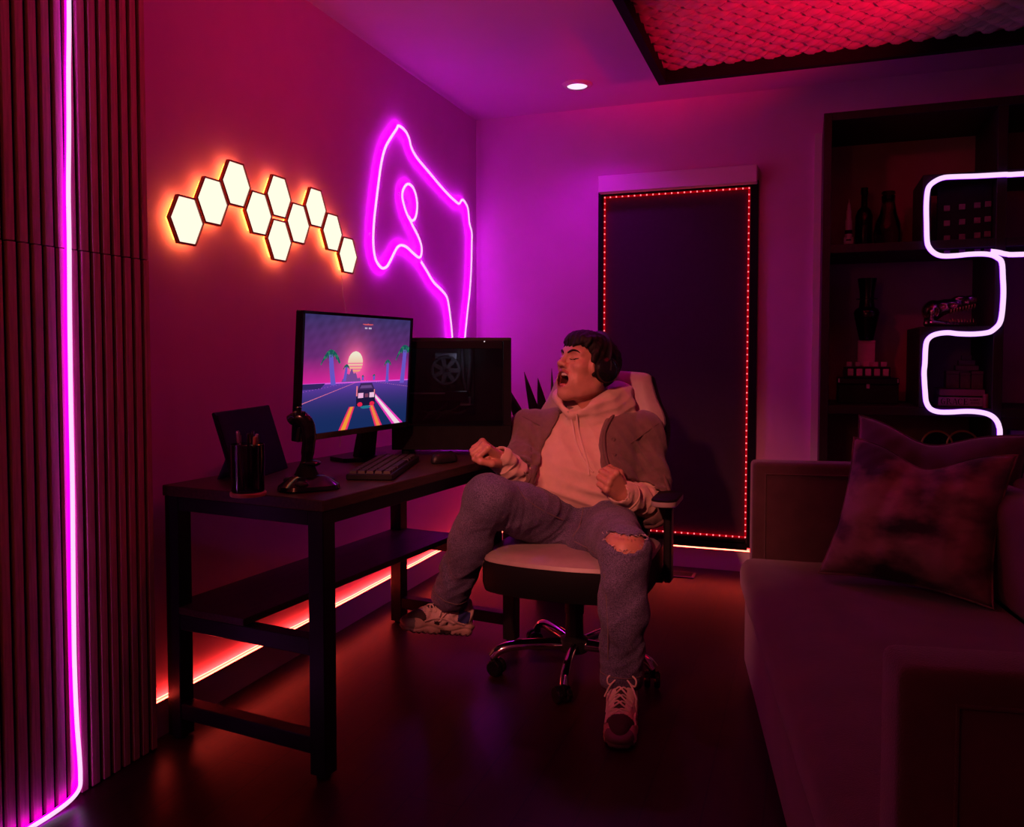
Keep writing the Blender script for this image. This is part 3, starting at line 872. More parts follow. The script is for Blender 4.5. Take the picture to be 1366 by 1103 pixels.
b = MB(); mtr(b, (-0.014, 0, 0), (0.022, SW, SH), 0.003); b.build('housing', M['gloss'], mo)
bz = 0.009
b = MB()
for c, s in (((0.0005, 0, SH/2-bz/2), (0.008, SW, bz)), ((0.0005, 0, -SH/2+0.009), (0.008, SW, 0.018)), ((0.0005, SW/2-bz/2, 0), (0.008, bz, SH)), ((0.0005, -SW/2+bz/2, 0), (0.008, bz, SH))):
    mtr(b, c, s)
b.build('bezel', M['gloss'], mo)
me, m = screen_picture(SW-2*bz, SH-bz-0.018)
so = link('screen', me, m, mo); so.rotation_euler = (0, R(3.6), 0); so.location = tilt @ Vector((-0.0015, 0, (0.018-bz)/2)) + Vector((0, 0, mo_c.z-ZD))
b = MB()
b.box((-0.10, 0.19, 0.16), (0.03, 0.10, 0.30), (0, R(10), 0), bev=0.004, taper=(0.8, 0.7))
b.box((-0.05, 0.12, 0.30), (0.07, 0.20, 0.08), bev=0.004)
b.build('neck', M['black'], mo)
b = MB(); b.prism([(-0.22, 0.12), (-0.14, 0.09), (-0.09, 0.13), (-0.08, 0.27), (-0.13, 0.33), (-0.22, 0.29)], 0.0005, 0.014, lambda x, y, d: Vector((x, y, d))); b.build('stand_base', M['black'], mo)

# ---- computer tower, its glass side towards the room
E_ = Vector((math.cos(YAW), math.sin(YAW), 0))
pc_r = onZ(682, 600, 0.757)
pc = thing('computer_tower', 'black computer tower with a tinted glass side panel', 'computer', (pc_r.x, pc_r.y, ZD), YAW)
PL, PD, PH, Pz = 0.44, 0.21, 0.412, 0.022
def pbox(name, c, s, m, par=pc, bev=0.002, rot=None):
    b = MB(); b.box(c, s, rot, bev); return b.build(name, m, par)
pbox('top_panel', (-PL/2, PD/2, Pz+PH-0.006), (PL, PD, 0.012), M['black'])
pbox('bottom_panel', (-PL/2, PD/2, Pz+0.045), (PL-0.001, PD, 0.09), M['blackmatte'])
pbox('back_panel', (-PL+0.004, PD/2, Pz+PH/2+0.04), (0.008, PD, PH-0.1), M['black'])
pbox('far_side_panel', (-PL/2, PD-0.004, Pz+PH/2+0.04), (PL-0.02, 0.008, PH-0.1), M['black'])
pbox('front_bezel', (-0.015, PD/2, Pz+PH/2+0.04), (0.03, PD, PH-0.1), M['gloss'])
pbox('glass_frame', (-PL/2-0.016, -0.0035, Pz+PH-0.026), (PL-0.032, 0.006, 0.030), M['gloss'])
pbox('glass_panel', (-PL/2-0.016, -0.003, Pz+PH/2+0.025), (PL-0.032, 0.004, PH-0.13), glassmat('tinted_glass', (0.55, 0.55, 0.6)), bev=0)
for x in (-0.05, -PL+0.05):
    for y in (0.03, PD-0.03):
        b = MB(); b.lathe([(0.014, 0.0005), (0.017, 0.01), (0.017, Pz+0.001)], 16, (x, y, 0)); b.build('rubber_foot', M['blackmatte'], pc, smooth=True)
m_board = mat('circuit_board', (0.030, 0.032, 0.038), 0.5, var=0.5, scale=90)
m_alu = mat('brushed_fins', (0.30, 0.30, 0.36), 0.4, metal=0.6, stretch=(1, 1, 30), var=0.3, scale=60)
m_grey = mat('grey_plastic', (0.10, 0.10, 0.12), 0.4)
mbp = pbox('motherboard', (-PL+0.16, PD-0.014, Pz+0.25), (0.27, 0.008, 0.27), m_board)
pbox('cooler_block', (-PL+0.19, PD-0.05, Pz+0.345), (0.085, 0.06, 0.024), m_alu)
b = MB()
b.tube([(-PL+0.19+0.052*math.cos(a), PD-0.085, Pz+0.29+0.052*math.sin(a)) for a in np.linspace(0, 2*PI, 25)[:-1]], 0.006, 6, closed=True)
fan = b.build('cooling_fan', m_grey, pc, smooth=True)
for k in range(7):
    a = 2*PI*k/7
    b = MB(); b.box((-PL+0.19+0.027*math.cos(a), PD-0.088, Pz+0.29+0.027*math.sin(a)), (0.044, 0.003, 0.016), (R(30)*0, -a, 0.0)); b.build('blade', m_grey, fan)
g = pbox('graphics_card', (-PL+0.155, PD-0.08, Pz+0.195), (0.24, 0.11, 0.036), M['gloss'])
pbox('edge_strip', (-PL+0.12, PD-0.137, Pz+0.205), (0.14, 0.003, 0.005), m_alu, g, 0)
pbox('badge', (-PL+0.265, PD-0.10, Pz+0.172), (0.042, 0.004, 0.034), m_alu)
for k in range(2):
    b = MB(); b.tube(smoothpath([(-PL+0.25+0.03*k, PD-0.04, Pz+0.39), (-PL+0.252+0.03*k, PD-0.06, Pz+0.33), (-PL+0.256+0.02*k, PD-0.05, Pz+0.25), (-PL+0.27, PD-0.03, Pz+0.2)], 4), 0.006, 8); b.build('coolant_tube', m_grey, pc, smooth=True)
for k in range(3):
    b = MB(); b.tube(smoothpath([(-PL+0.05+0.05*k, PD-0.05, Pz+0.10), (-PL+0.09+0.05*k, PD-0.09, Pz+0.135), (-PL+0.14+0.05*k, PD-0.06, Pz+0.125), (-PL+0.19+0.05*k, PD-0.04, Pz+0.16)], 4), 0.0035, 6); b.build('internal_cable', m_grey, pc, smooth=True)
b = MB(); b.lathe([(0.0, 0), (0.0024, 0.0004), (0.0024, 0.001)], 12, m=Matrix.Rotation(R(90), 3, 'X'), c=(-0.098, -0.0068, Pz+PH-0.014)); b.build('glow_dot', emit('power_led', (1.0, 0.85, 0.9), 0.8), pc)  # small dot on the glass frame that glows by itself
b = MB(); b.box((-PL/2-0.05, 0.02, Pz+PH-0.018), (0.3, 0.012, 0.004)); b.build('added_light_bar', emit('added_bar_glow', (0.75, 0.75, 1.0), 2.0), pc)  # glowing bar added to brighten the inside of the case
ld = bpy.data.lights.new('added_case_lamp', 'POINT'); ld.energy = 0.12; ld.color = (0.85, 0.85, 1.0); ld.shadow_soft_size = 0.03
lo = bpy.data.objects.new('added_case_lamp', ld); COL.objects.link(lo); lo.parent = pc; lo.location = (-PL*0.42, 0.05, Pz+PH-0.07)  # extra point light added so the parts behind the glass show

# ---- keyboard
kc = (onZ(465, 632, 0.752)+onZ(519, 639, 0.75)+onZ(560, 609, 0.752)+onZ(507, 606, 0.752))/4
kdir = (onZ(560, 609, 0.752)-onZ(519, 639, 0.75))
kr = math.atan2(kdir.y, kdir.x)
kb = thing('keyboard', 'black mechanical keyboard angled on the desk before the monitor', 'keyboard', (kc.x, kc.y, ZD), kr)
KL, KW = 0.445, 0.14
b = MB(); b.box((0, 0, 0.010), (KL, KW, 0.018), bev=0.003); b.build('case', M['black'], kb)
rowsk = [[1]*15, [1.5]+[1]*12+[1.5], [1.75]+[1]*11+[2.25], [2.25]+[1]*10+[2.75], [1.25]*3+[6.25]+[1.25]*4]
m_key = mat('keycap', (0.022, 0.017, 0.017), 0.6)
un = (KL-0.02)/15
for r_, row in enumerate(rowsk):
    x = -KL/2+0.01
    for w_ in row:
        b = MB(); b.box((x+w_*un/2, KW/2-0.018-r_*0.0255, 0.0225), (w_*un-0.0028, 0.0225, 0.009), bev=0.0, taper=(0.86, 0.8)); b.build('key', m_key, kb)
        x += w_*un
# ---- mouse
mp_ = onZ(592, 617, ZD)
ms = thing('computer_mouse', 'black computer mouse on the desk in front of the tower', 'mouse', (mp_.x, mp_.y, ZD), R(70))
b = MB(); pad(b, [(0.058*math.cos(a)*(1), 0.031*math.sin(a)*(1+0.15*math.cos(a))) for a in np.linspace(0, 2*PI, 25)[:-1]], [(0.004, 0.0005), (0, 0.006), (0.001, 0.016), (0.006, 0.026), (0.014, 0.033), (0.022, 0.036)]); b.build('shell', M['black'], ms, smooth=True)
b = MB(); b.lathe([(0.0, -0.004), (0.008, -0.004), (0.009, 0), (0.008, 0.004), (0.0, 0.004)], 16, (0.034, 0, 0.030), Matrix.Rotation(R(90), 3, 'X')); b.build('scroll_wheel', M['blackmatte'], ms, smooth=True)

# ---- flight stick
jp = onZ(409, 652, ZD)
js = thing('flight_stick', 'black flight joystick standing on the near corner of the desk', 'joystick', (jp.x, jp.y, ZD), YAW)
b = MB(); pad(b, [(0.083*math.cos(a)*(1+0.12*math.cos(3*a)), 0.075*math.sin(a)*(1+0.10*math.cos(3*a))) for a in np.linspace(0, 2*PI, 49)[:-1]], [(0.004, 0.0005), (0, 0.004), (0.003, 0.014), (0.020, 0.026), (0.036, 0.036), (0.046, 0.040)]); jb = b.build('base', M['gloss'], js, smooth=True)
for a in (2.6, 0.55, -1.57):
    b = MB(); b.ball((0.062*math.cos(a), 0.055*math.sin(a), 0.020), (0.020, 0.016, 0.010)); b.build('button_pod', M['black'], jb, smooth=True)
b = MB(); b.lathe([(0.036, 0.036), (0.030, 0.046), (0.025, 0.058), (0.020, 0.066), (0.016, 0.075)], 20); b.build('boot', M['blackmatte'], js, smooth=True)
b = MB()
b.tube(smoothpath([(0.0, 0, 0.065), (0.004, 0, 0.10), (0.008, 0.0, 0.14), (0.004, 0, 0.175), (-0.010, 0, 0.195), (-0.030, 0, 0.197), (-0.046, 0, 0.186)], 4),
       [0.016]*4+[0.018]*4+[0.020]*4+[0.021]*4+[0.021]*4+[0.017]*4+[0.010], 14)
b.ball((0.012, 0, 0.072), (0.030, 0.022, 0.010))
b.build('grip', M['gloss'], js, smooth=True)
b = MB(); b.box((-0.020, 0, 0.150), (0.012, 0.016, 0.040), (0, R(8), 0), bev=0.003); b.build('trigger', M['black'], js)
b = MB(); b.lathe([(0.008, 0), (0.007, 0.008), (0.009, 0.012), (0.004, 0.015), (0, 0.015)], 14, (-0.018, -0.006, 0.214)); b.ball((-0.002, -0.012, 0.212), 0.005); b.ball((-0.034, -0.010, 0.205), 0.004); b.build('thumb_hat', M['gloss'], js, smooth=True)

# ---- pen cup with pens on a wooden coaster
cpz = onZ(331, 655, ZD+0.012)
co = thing('coaster', 'round wooden coaster under the glass pen cup', 'coaster', (cpz.x, cpz.y, ZD))
b = MB(); b.lathe([(0.045, 0.0005), (0.0465, 0.003), (0.0465, 0.009), (0.045, 0.011)], 32); b.build('disc', mat('coaster_wood', (0.62, 0.30, 0.15), 0.5, var=0.25, scale=30), co, smooth=True)
cu = thing('pen_cup', 'dark glass cup of pens on the round coaster', 'cup', (cpz.x, cpz.y, ZD+0.0115))
b = MB(); b.lathe([(0.0405, 0.0), (0.042, 0.003), (0.0425, 0.06), (0.0425, 0.125), (0.040, 0.126), (0.040, 0.06), (0.039, 0.008), (0.0, 0.008)], 32); b.build('glass', glassmat('smoked_glass', (0.62, 0.60, 0.62), 0.04), cu, smooth=True, angle=50)
pens = [('silver ballpoint pen standing tallest in the glass cup', -0.016, -0.014, M['chrome'], 0.152), ('slim black pen leaning out of the glass cup', 0.012, -0.012, M['black'], 0.146), ('dark red pencil in the glass cup', -0.026, 0.004, mat('red_lacquer', (0.25, 0.03, 0.03), 0.4), 0.140),
        ('grey marker with a white cap in the glass cup', 0.022, 0.006, M['white'], 0.143), ('black felt marker at the back of the glass cup', 0.0, 0.020, M['gloss'], 0.150), ('gold tipped pen at the rim of the glass cup', 0.028, -0.010, M['gold'], 0.138)]
for d, x, y, tipm, L_ in pens:
    p = thing('pen', d, 'pen', (cpz.x+x*0.6, cpz.y+y*0.6, ZD+0.0205), group='pens in the glass cup')
    q = Vector((x*0.55, y*0.55, L_))
    b = MB(); b.tube([(0, 0, 0), q*0.02, q*0.80], [0.0015, 0.0038, 0.0038], 10); b.build('barrel', M['black'] if tipm != M['chrome'] else M['chrome'], p, smooth=True)
    b = MB(); b.tube([q*0.80, q*0.98, q], [0.0046, 0.0046, 0.003], 10); cap_ = b.build('cap', tipm, p, smooth=True)
    b = MB(); b.box(q*0.88+Vector((0.0055, 0, 0)), (0.0015, 0.003, 0.03)); b.build('clip', M['chrome'], cap_)
# ---- dark tablet propped up
ta, tb = onZ(313, 650, ZD), onZ(383, 626, ZD)
tc0 = (ta+tb)/2; td = (tb-ta); tl = td.length
tbt = thing('tablet', 'large black tablet propped upright behind the glass pen cup', 'tablet', (tc0.x, tc0.y, ZD), math.atan2(td.y, td.x))
rt_ = Matrix.Rotation(R(-17), 3, 'X')
th = 0.215
b = MB(); b.box(rt_ @ Vector((0, 0, th/2)) + Vector((0, 0, 0.003)), (tl, 0.010, th), rt_, bev=0.003); b.build('body', M['blackmatte'], tbt)
b = MB(); b.box(rt_ @ Vector((0, -0.0056, th/2)) + Vector((0, 0, 0.003)), (tl-0.02, 0.001, th-0.02), rt_); b.build('dark_screen', M['blackmatte'], tbt)
b = MB(); b.box((0, 0.085, 0.075), (0.10, 0.004, 0.17), (R(24), 0, 0)); b.build('kickstand', M['black'], tbt)

# ================================================================== plant behind the desk
pp = latw((741-683)/1090*3.78, 3.78)
pl = thing('spiky_plant', 'dark spiky agave in a tall pot behind the computer tower', 'plant', pp)
b = MB(); b.lathe([(0.0, 0.0), (0.085, 0.0), (0.092, 0.01), (0.105, 0.46), (0.11, 0.48), (0.10, 0.48), (0.095, 0.45), (0.0, 0.45)], 32); b.build('pot', M['black'], pl, smooth=True)
b = MB(); b.lathe([(0.0, 0.440), (0.096, 0.440), (0.09, 0.456), (0.0, 0.462)], 24); b.build('soil', M['blackmatte'], pl, smooth=True)
def leafmesh(az, el, L, w):
    b = MB(); vs, fs = [], []
    n = 8
    D = Vector((math.cos(az)*math.cos(el), math.sin(az)*math.cos(el), math.sin(el)))
    s = D.cross((CAM-pp).normalized()+Vector((0.25*math.cos(7*az), 0.25*math.sin(5*az), 0))).normalized(); u = D.cross(s)
    for i in range(n+1):
        t = i/n
        p = Vector((0, 0, 0.45)) + D*(L*t) + Vector((0, 0, -0.10*L*t*t*math.cos(el)))
        ww = w*min(1.0, 0.5+2.2*t)*1.35*(1-t)**0.8 if t < 1 else 0.0006
        ww = max(ww, 0.0008)
        vs += [p-s*ww+u*(-0.25*ww), p+u*(0.18*ww), p+s*ww+u*(-0.25*ww), p-u*(0.55*ww)]
    for i in range(n):
        for k in range(4): fs.append((i*4+k, i*4+(k+1) % 4, i*4+4+(k+1) % 4, i*4+4+k))
    b.faces(vs, fs); return b
def plant_leaf(px, py, w, dd=0.0):
    tip = at(px, py, 3.78+dd) - pp
    D = tip - Vector((0, 0, 0.45))
    leafmesh(math.atan2(D.y, D.x), math.asin(D.z/D.length), D.length*1.02, w*1.45).build('leaf', M['leaf'], pl, smooth=True)
for a in ((700, 495, 0.030), (718, 505, 0.038), (736, 494, 0.016), (672, 502, 0.032, 0.05), (676, 516, 0.034, -0.12), (668, 538, 0.03, 0.1), (742, 500, 0.03, 0.2), (760, 510, 0.03, 0.1), (790, 520, 0.03, 0.0), (810, 545, 0.03, -0.1), (664, 560, 0.028, -0.2), (725, 530, 0.034, -0.25), (750, 540, 0.03, -0.3), (705, 545, 0.03, 0.3), (775, 560, 0.03, -0.25)):
    plant_leaf(*a)

# ================================================================== gaming chair
chc = Vector((1.010, 2.735, 0))
ch = thing('gaming_chair', 'white and black gaming chair with a chrome five-star base under the man', 'chair', chc, 0.0)
b = MB(); b.lathe([(0.045, 0.07), (0.05, 0.075), (0.05, 0.115), (0.032, 0.125), (0.030, 0.20), (0.030, 0.21)], 24); b.build('hub', M['black'], ch, smooth=True)
b = MB(); b.lathe([(0.0255, 0.12), (0.0255, 0.30)], 20); b.build('gas_column', M['gloss'], ch, smooth=True)
b = MB(); b.lathe([(0.034, 0.205), (0.034, 0.295)], 20); b.build('column_sleeve', M['black'], ch, smooth=True)
a0 = math.atan2(latw(-0.286, -0.035).y-latw(0, 0).y, latw(-0.286, -0.035).x-latw(0, 0).x)
for k in range(5):
    a = a0 + 2*PI*k/5
    D = Vector((math.cos(a), math.sin(a), 0)); s = Vector((-D.y, D.x, 0))
    pts = smoothpath([D*0.035+Vector((0, 0, 0.097)), D*0.12+Vector((0, 0, 0.100)), D*0.21+Vector((0, 0, 0.098)), D*0.265+Vector((0, 0, 0.084)), D*0.292+Vector((0, 0, 0.060))], 4)
    b = MB(); n_ = len(pts); b.tube(pts, [0.021-0.004*i/n_ for i in range(n_)], 14, flat=0.72); leg = b.build('leg', M['chrome'], ch, smooth=True)
    c = MB(); base = D*0.285
    ca = a+0.9+1.3*k
    s2 = Vector((math.cos(ca), math.sin(ca), 0)); f2 = Vector((-s2.y, s2.x, 0))
    for sg in (-1, 1):
        rot = Matrix((s2.cross(Vector((0, 0, 1))), Vector((0, 0, 1)), s2)).transposed()
        c.lathe([(0.0, -0.010), (0.024, -0.010), (0.0275, -0.006), (0.0275, 0.006), (0.024, 0.010), (0.0, 0.010)], 20, base+s2*(0.016*sg)+f2*0.012+Vector((0, 0, 0.0278)), rot)
    c.tube([base+Vector((0, 0, 0.030)), base+Vector((0, 0, 0.068))], 0.011, 10)
    c.build('caster', M['gloss'], leg, smooth=True)
b = MB(); b.box((0, 0.0, 0.312), (0.22, 0.26, 0.03), bev=0.006); b.box((0.13, -0.02, 0.315), (0.16, 0.012, 0.012)); b.build('tilt_mechanism', M['black'], ch)
sh = [(x, y) for x, y in ((-0.235, -0.20), (-0.20, -0.255), (-0.10, -0.285), (0, -0.292), (0.10, -0.285), (0.20, -0.255), (0.235, -0.20), (0.25, -0.08), (0.25, 0.08), (0.235, 0.2), (0.12, 0.235), (0, 0.24), (-0.12, 0.235), (-0.235, 0.2), (-0.25, 0.08), (-0.25, -0.08))]
sh = [(p.x*1.13, p.y) for p in smoothpath([(x, y, 0) for x, y in sh], 3, closed=True)]
b = MB(); pad(b, sh, [(0.03, 0.318), (0.008, 0.324), (0.0, 0.35), (0.0, 0.405), (0.004, 0.425)]); b.build('seat_base', M['leatherb'], ch, smooth=True)
b = MB(); pad(b, sh, [(0.010, 0.415), (0.006, 0.424), (0.012, 0.437), (0.030, 0.447), (0.07, 0.452), (0.13, 0.450)]); b.build('seat_cushion', M['leatherw'], ch, smooth=True)
rec = Matrix.Translation((0, 0.235, 0.39)) @ Matrix.Rotation(R(90-17), 4, 'X')
bo = [(0.16, -0.02), (0.20, 0.03), (0.215, 0.14), (0.235, 0.30), (0.262, 0.42), (0.258, 0.50), (0.222, 0.575), (0.200, 0.640), (0.184, 0.674), (0.10, 0.684), (0, 0.687)]
bo = bo + [(-x, y) for x, y in reversed(bo[:-1])]
bo = [(p.x, p.y) for p in smoothpath([(x, y, 0) for x, y in bo], 3, closed=True)]
b = MB(); pad(b, bo, [(0.02, -0.075), (0.0, -0.06), (0.0, -0.02), (0.004, 0.005), (0.012, 0.012)], rec); b.build('backrest_shell', M['leatherb'], ch, smooth=True)
bi = [(x*(0.90+0.075*min(1, max(0, (y-0.40)/0.08))), 0.33+(y-0.33)*0.985) for x, y in bo]
b = MB(); pad(b, bi, [(0.004, 0.000), (0.0, 0.008), (0.004, 0.022), (0.018, 0.032), (0.05, 0.036), (0.10, 0.034)], rec); b.build('backrest_cushion', M['leatherw'], ch, smooth=True)
for s in (-1, 1):
    b = MB(); b.box((s*0.262, 0.21, 0.37), (0.03, 0.09, 0.12), bev=0.005); b.box((s*0.27, 0.20, 0.325), (0.04, 0.06, 0.03), bev=0.004); b.build('back_bracket', M['black'], ch)
    ay = 0.13 if s > 0 else -0.02; ax_ = s*(0.305 if s > 0 else 0.285)
    b = MB(); b.box((ax_, ay, 0.445), (0.028, 0.055, 0.27), bev=0.006); b.box((s*0.19, ay, 0.318), (0.20, 0.05, 0.02), bev=0.003); ap = b.build('armrest_post', M['black'], ch)
    b = MB(); b.box((ax_, ay, 0.585), (0.05, 0.16, 0.02), bev=0.006); b.build('armrest_bracket', M['black'], ap)
    b = MB(); pad(b, rrect(0.088, 0.22, 0.036, 5, ax_, ay-0.03), [(0.012, 0.592), (0.002, 0.596), (0, 0.604), (0.001, 0.612)]); pad_ = b.build('armrest_pad', M['leatherw'], ch, smooth=True)
    b = MB(); pad(b, rrect(0.088, 0.22, 0.036, 5, ax_, ay-0.03), [(0.003, 0.611), (0.002, 0.616), (0.006, 0.620), (0.016, 0.622)]); b.build('pad_top', M['leatherb'], pad_, smooth=True)

# ================================================================== sofa
SR = R(9.07)
sp = Vector((1.873, 1.139, 0))
sf = thing('sofa', 'dark velvet sofa with tall square arms along the bookcase side', 'sofa', sp, SR)
def soft(name, c, s, r, m, par=sf, seg=3, amp=0.0, nx=1):
    b = MB(); b.box(c, s, None, r, seg)
    if amp:
        bmesh.ops.subdivide_edges(b.bm, edges=[e for e in b.bm.edges if e.calc_length() > 0.12], cuts=14, use_grid_fill=True)
        for v in b.bm.verts:
            n = mnoise.noise(Vector((v.co.x*5, v.co.y*2.2, v.co.z*5)))+0.5*mnoise.noise(Vector((v.co.x*13, v.co.y*6, v.co.z*11)))
            v.co.z += amp*n*(1 if v.co.z > c[2] else 0.2); v.co.x += amp*0.7*mnoise.noise(Vector((v.co.y*7, v.co.z*6, 2)))
    return b.build(name, m, par, smooth=True, angle=60)
SLN = 1.777
soft('armrest', (0.44, -0.047, 0.385), (0.915, 0.094, 0.71), 0.016, M['sofa'])
soft('armrest', (0.46, SLN+0.047, 0.385), (0.915, 0.094, 0.71), 0.016, M['sofa'])
for y in (-0.096, SLN-0.001):
    b = MB()
    for z0_, z1_, x0_, x1_ in ((0.70, 0.70, 0.045, 0.79), ):
        b.tube([(x0_, y, 0.08), (x0_, y, z0_), (x1_, y, z1_)], 0.0035, 6)
    b.build('piping', M['sofa'], sf, smooth=True)
soft('seat_frame', (0.42, SLN/2, 0.17), (0.88, SLN-0.004, 0.24), 0.012, M['sofa'])
soft('seat_cushion', (0.30, SLN/2, 0.352), (0.68, SLN-0.006, 0.135), 0.045, M['sofa'], amp=0.007)
soft('backrest', (0.83, SLN/2, 0.40), (0.17, SLN-0.004, 0.66), 0.03, M['sofa'])
soft('back_cushion', (0.69, SLN*0.25, 0.56), (0.16, SLN/2-0.01, 0.32), 0.06, M['sofa'], amp=0.006)
soft('back_cushion', (0.69, SLN*0.75, 0.56), (0.16, SLN/2-0.01, 0.32), 0.06, M['sofa'], amp=0.006)
for x in (0.06, 0.76):
    for y in (0.0, SLN):
        b = MB(); b.lathe([(0.014, 0.0), (0.022, 0.05), (0.022, 0.052)], 14, (x, y, 0)); b.build('leg', M['black'], sf, smooth=True)

def pillow(name, corners, thick, m, label, sag=0.03, seed=0, dent=None):
    """throw pillow between four corner points TL TR BL BR; thickness swells away from the seams"""
    TL, TR, BL, BR = corners
    nrm = (TR-TL).cross(BL-TL).normalized()
    c0 = (BL+BR)/2
    t = thing(name, label, 'pillow', c0)
    n = 36
    vs, fs = [], []
    for side in (1, -1):
        for i in range(n+1):
            for j in range(n+1):
                u, v = i/n, j/n
                a, b_ = 2*u-1, 2*v-1
                # seams pull inwards between the corners
                uu = 0.5+0.5*a*(1-0.10*(1-b_*b_)); vv = 0.5+0.5*b_*(1-0.10*(1-a*a))
                p = (TL*(1-uu)+TR*uu)*(1-vv)+(BL*(1-uu)+BR*uu)*vv
                h = ((1-a**4)*(1-b_**4))**0.55
                w = thick*h*(0.55+0.45*h)
                w *= 1+0.22*mnoise.noise(Vector((u*3.1+seed, v*3.3, side)))
                wr = 0.006*mnoise.noise(Vector((u*11+seed, v*7, side*2)))*h + 0.004*math.sin(18*(u-0.5)/(0.25+v)+seed)*h*(1-v)
                off = Vector((0, 0, 0))
                if dent:
                    k = math.exp(-((u-dent[0])**2)/0.045)*max(0, 1-v*1.6)**1.3
                    p = p - (TL-BL).normalized()*(dent[1]*k)
                    wr -= 0.03*k*h
                vs.append(p + nrm*(side*(w+wr)))
    N1 = (n+1)*(n+1)
    for s in (0, 1):
        for i in range(n):
            for j in range(n):
                q = (s*N1+i*(n+1)+j, s*N1+(i+1)*(n+1)+j, s*N1+(i+1)*(n+1)+j+1, s*N1+i*(n+1)+j+1)
                fs.append(q if s == 0 else q[::-1])
    b = MB(); b.faces(vs, fs)
    bmesh.ops.remove_doubles(b.bm, verts=b.bm.verts[:], dist=0.0012)
    b.build('cover', m, t, smooth=True, world=True, angle=180)
    b = MB()
    edge = []
    def E(u, v):
        a, b_ = 2*u-1, 2*v-1
        uu = 0.5+0.5*a*(1-0.10*(1-b_*b_)); vv = 0.5+0.5*b_*(1-0.10*(1-a*a))
        p = (TL*(1-uu)+TR*uu)*(1-vv)+(BL*(1-uu)+BR*uu)*vv
        if dent:
            k = math.exp(-((u-dent[0])**2)/0.045)*max(0, 1-v*1.6)**1.3
            p = p - (TL-BL).normalized()*(dent[1]*k)
        return p
    for k in range(24): edge.append(E(k/24, 0))
    for k in range(24): edge.append(E(1, k/24))
    for k in range(24): edge.append(E(1-k/24, 1))
    for k in range(24): edge.append(E(0, 1-k/24))
    b.tube(edge, 0.003, 6, closed=True); b.build('seam', m, t, smooth=True, world=True)
    return t
def _tight(m):
    for n_ in m.node_tree.nodes:
        if n_.type == 'VALTORGB': n_.color_ramp.elements[0].position = 0.40; n_.color_ramp.elements[1].position = 0.60
    return m
m_pat = _tight(mat('painted_linen', (0.30, 0.21, 0.16), 0.8, col2=(0.016, 0.013, 0.014), scale=5.5, bump=0.5, bscale=320, stretch=(1, 1, 1.7), sheen=0.15))
pillow('throw_pillow', (at(1139, 583, 2.60), at(1358, 607, 2.30), at(1092, 764, 2.50), at(1325, 812, 2.18)), 0.085, m_pat, 'mottled patterned throw pillow at the front of the sofa corner', seed=3, dent=(0.5, 0.055))
pillow('throw_pillow', (at(1146, 553, 2.80), at(1378, 580, 2.52), at(1108, 752, 2.68), at(1360, 795, 2.42)), 0.070, M['cushion'], 'plain plum velvet throw pillow tucked behind the patterned pillow', seed=9, dent=(0.45, 0.05))
# ================================================================== bookcase and its contents
YF, YK = 3.80, 4.285
bc = thing('bookcase', 'tall black built-in bookcase with neon on its shelf edges', 'bookcase', (2.5, YF, 0))
xl = onY(1097, 300, YF).x
zt = onY(1230, 139, YF).z
xd = 2.478
def board(name, x0, x1, y0, y1, z0, z1, m=None, par=bc):
    b = MB(); b.box(((x0+x1)/2, (y0+y1)/2, (z0+z1)/2), (x1-x0, y1-y0, z1-z0), bev=0.0015); return b.build(name, m or M['case'], par, world=True)
board('side_panel', xl, xl+0.034, YF, YK, 0.0, zt)
board('top_panel', xl+0.034, 3.7, YF, YK, zt-0.034, zt)
board('divider', xd, xd+0.036, YF+0.002, YK, 0.0, zt-0.034)
board('side_panel', 3.666, 3.7, YF, YK, 0, zt-0.034)
b = MB(); b.box((2.75, YK+0.004, zt/2), (1.9, 0.012, zt-0.02)); b.build('back_panel', M['caseback'], bc, world=True)
zs1 = onY(1120, 336, 4.08).z; zs2 = onY(1150, 537, 4.08).z
for z in (zs1, zs2, 0.42):
    board('shelf', xl+0.034, xd, YF+0.004, YK, z-0.036, z)
    board('shelf', xd+0.036, 3.666, YF+0.004, YK, z-0.036, z)
xu = onY(1237, 300, YF).x
zu = onY(1300, 233, YF).z
board('upright', xu-0.020, xu+0.012, YF, YK-0.15, zs1, zu+0.012)
board('top_ledge', xu+0.012, xd, YF, YK-0.15, zu-0.018, zu+0.012)
board('top_ledge', xd+0.036, 3.2, YF, YK-0.15, zu-0.018, zu+0.012)
zi = onY(1270, 437, 4.0).z
board('inner_shelf', xu-0.020, xd, YF, YK-0.02, zi-0.030, zi)
board('upright', xu-0.020, xu+0.012, YF, YK-0.02, zs2, zi-0.030)
n1 = '1324,97 1100,105 800,122 550,130 420,140 330,175 260,230 232,300 220,450 222,650 228,850 250,930 310,995 400,1028 550,1025 700,1010 850,1005 950,1015 1020,1045 1075,1103'
n2 = '615,10 618,100 610,220 595,290 560,330 520,352 430,362 330,360 260,353 190,362 145,385 122,430 115,550 110,620 118,750 125,800 150,840 200,860 280,862 370,857 450,860 520,875 565,905 590,955 595,1040'
n3 = '945,988 1040,1000 1130,1020 1324,1022'
def cv(s, ox, oy, k): return [onY(ox+float(a)/k, oy+float(c)/k, YF-0.012) for a, c in (q.split(',') for q in s.split())]
path = cv(n1, 1210, 220, 8.487) + cv(n2, 1210, 370, 4.795)
path = [path[0]+Vector((0.45, 0, 0.004))] + path + [path[-1]+Vector((0, 0, -0.28))]
nb = neon('neon_strip', smoothpath([(p.x, YF-0.002, p.z) for p in path], 4), (0, -1, 0), 'pale violet neon line snaking along the bookcase shelf edges', 'neon light', m_nb, m_core, w=0.0105, d=0.014)
q = cv(n3, 1210, 220, 8.487); q.append(q[-1]+Vector((0.4, 0, 0)))
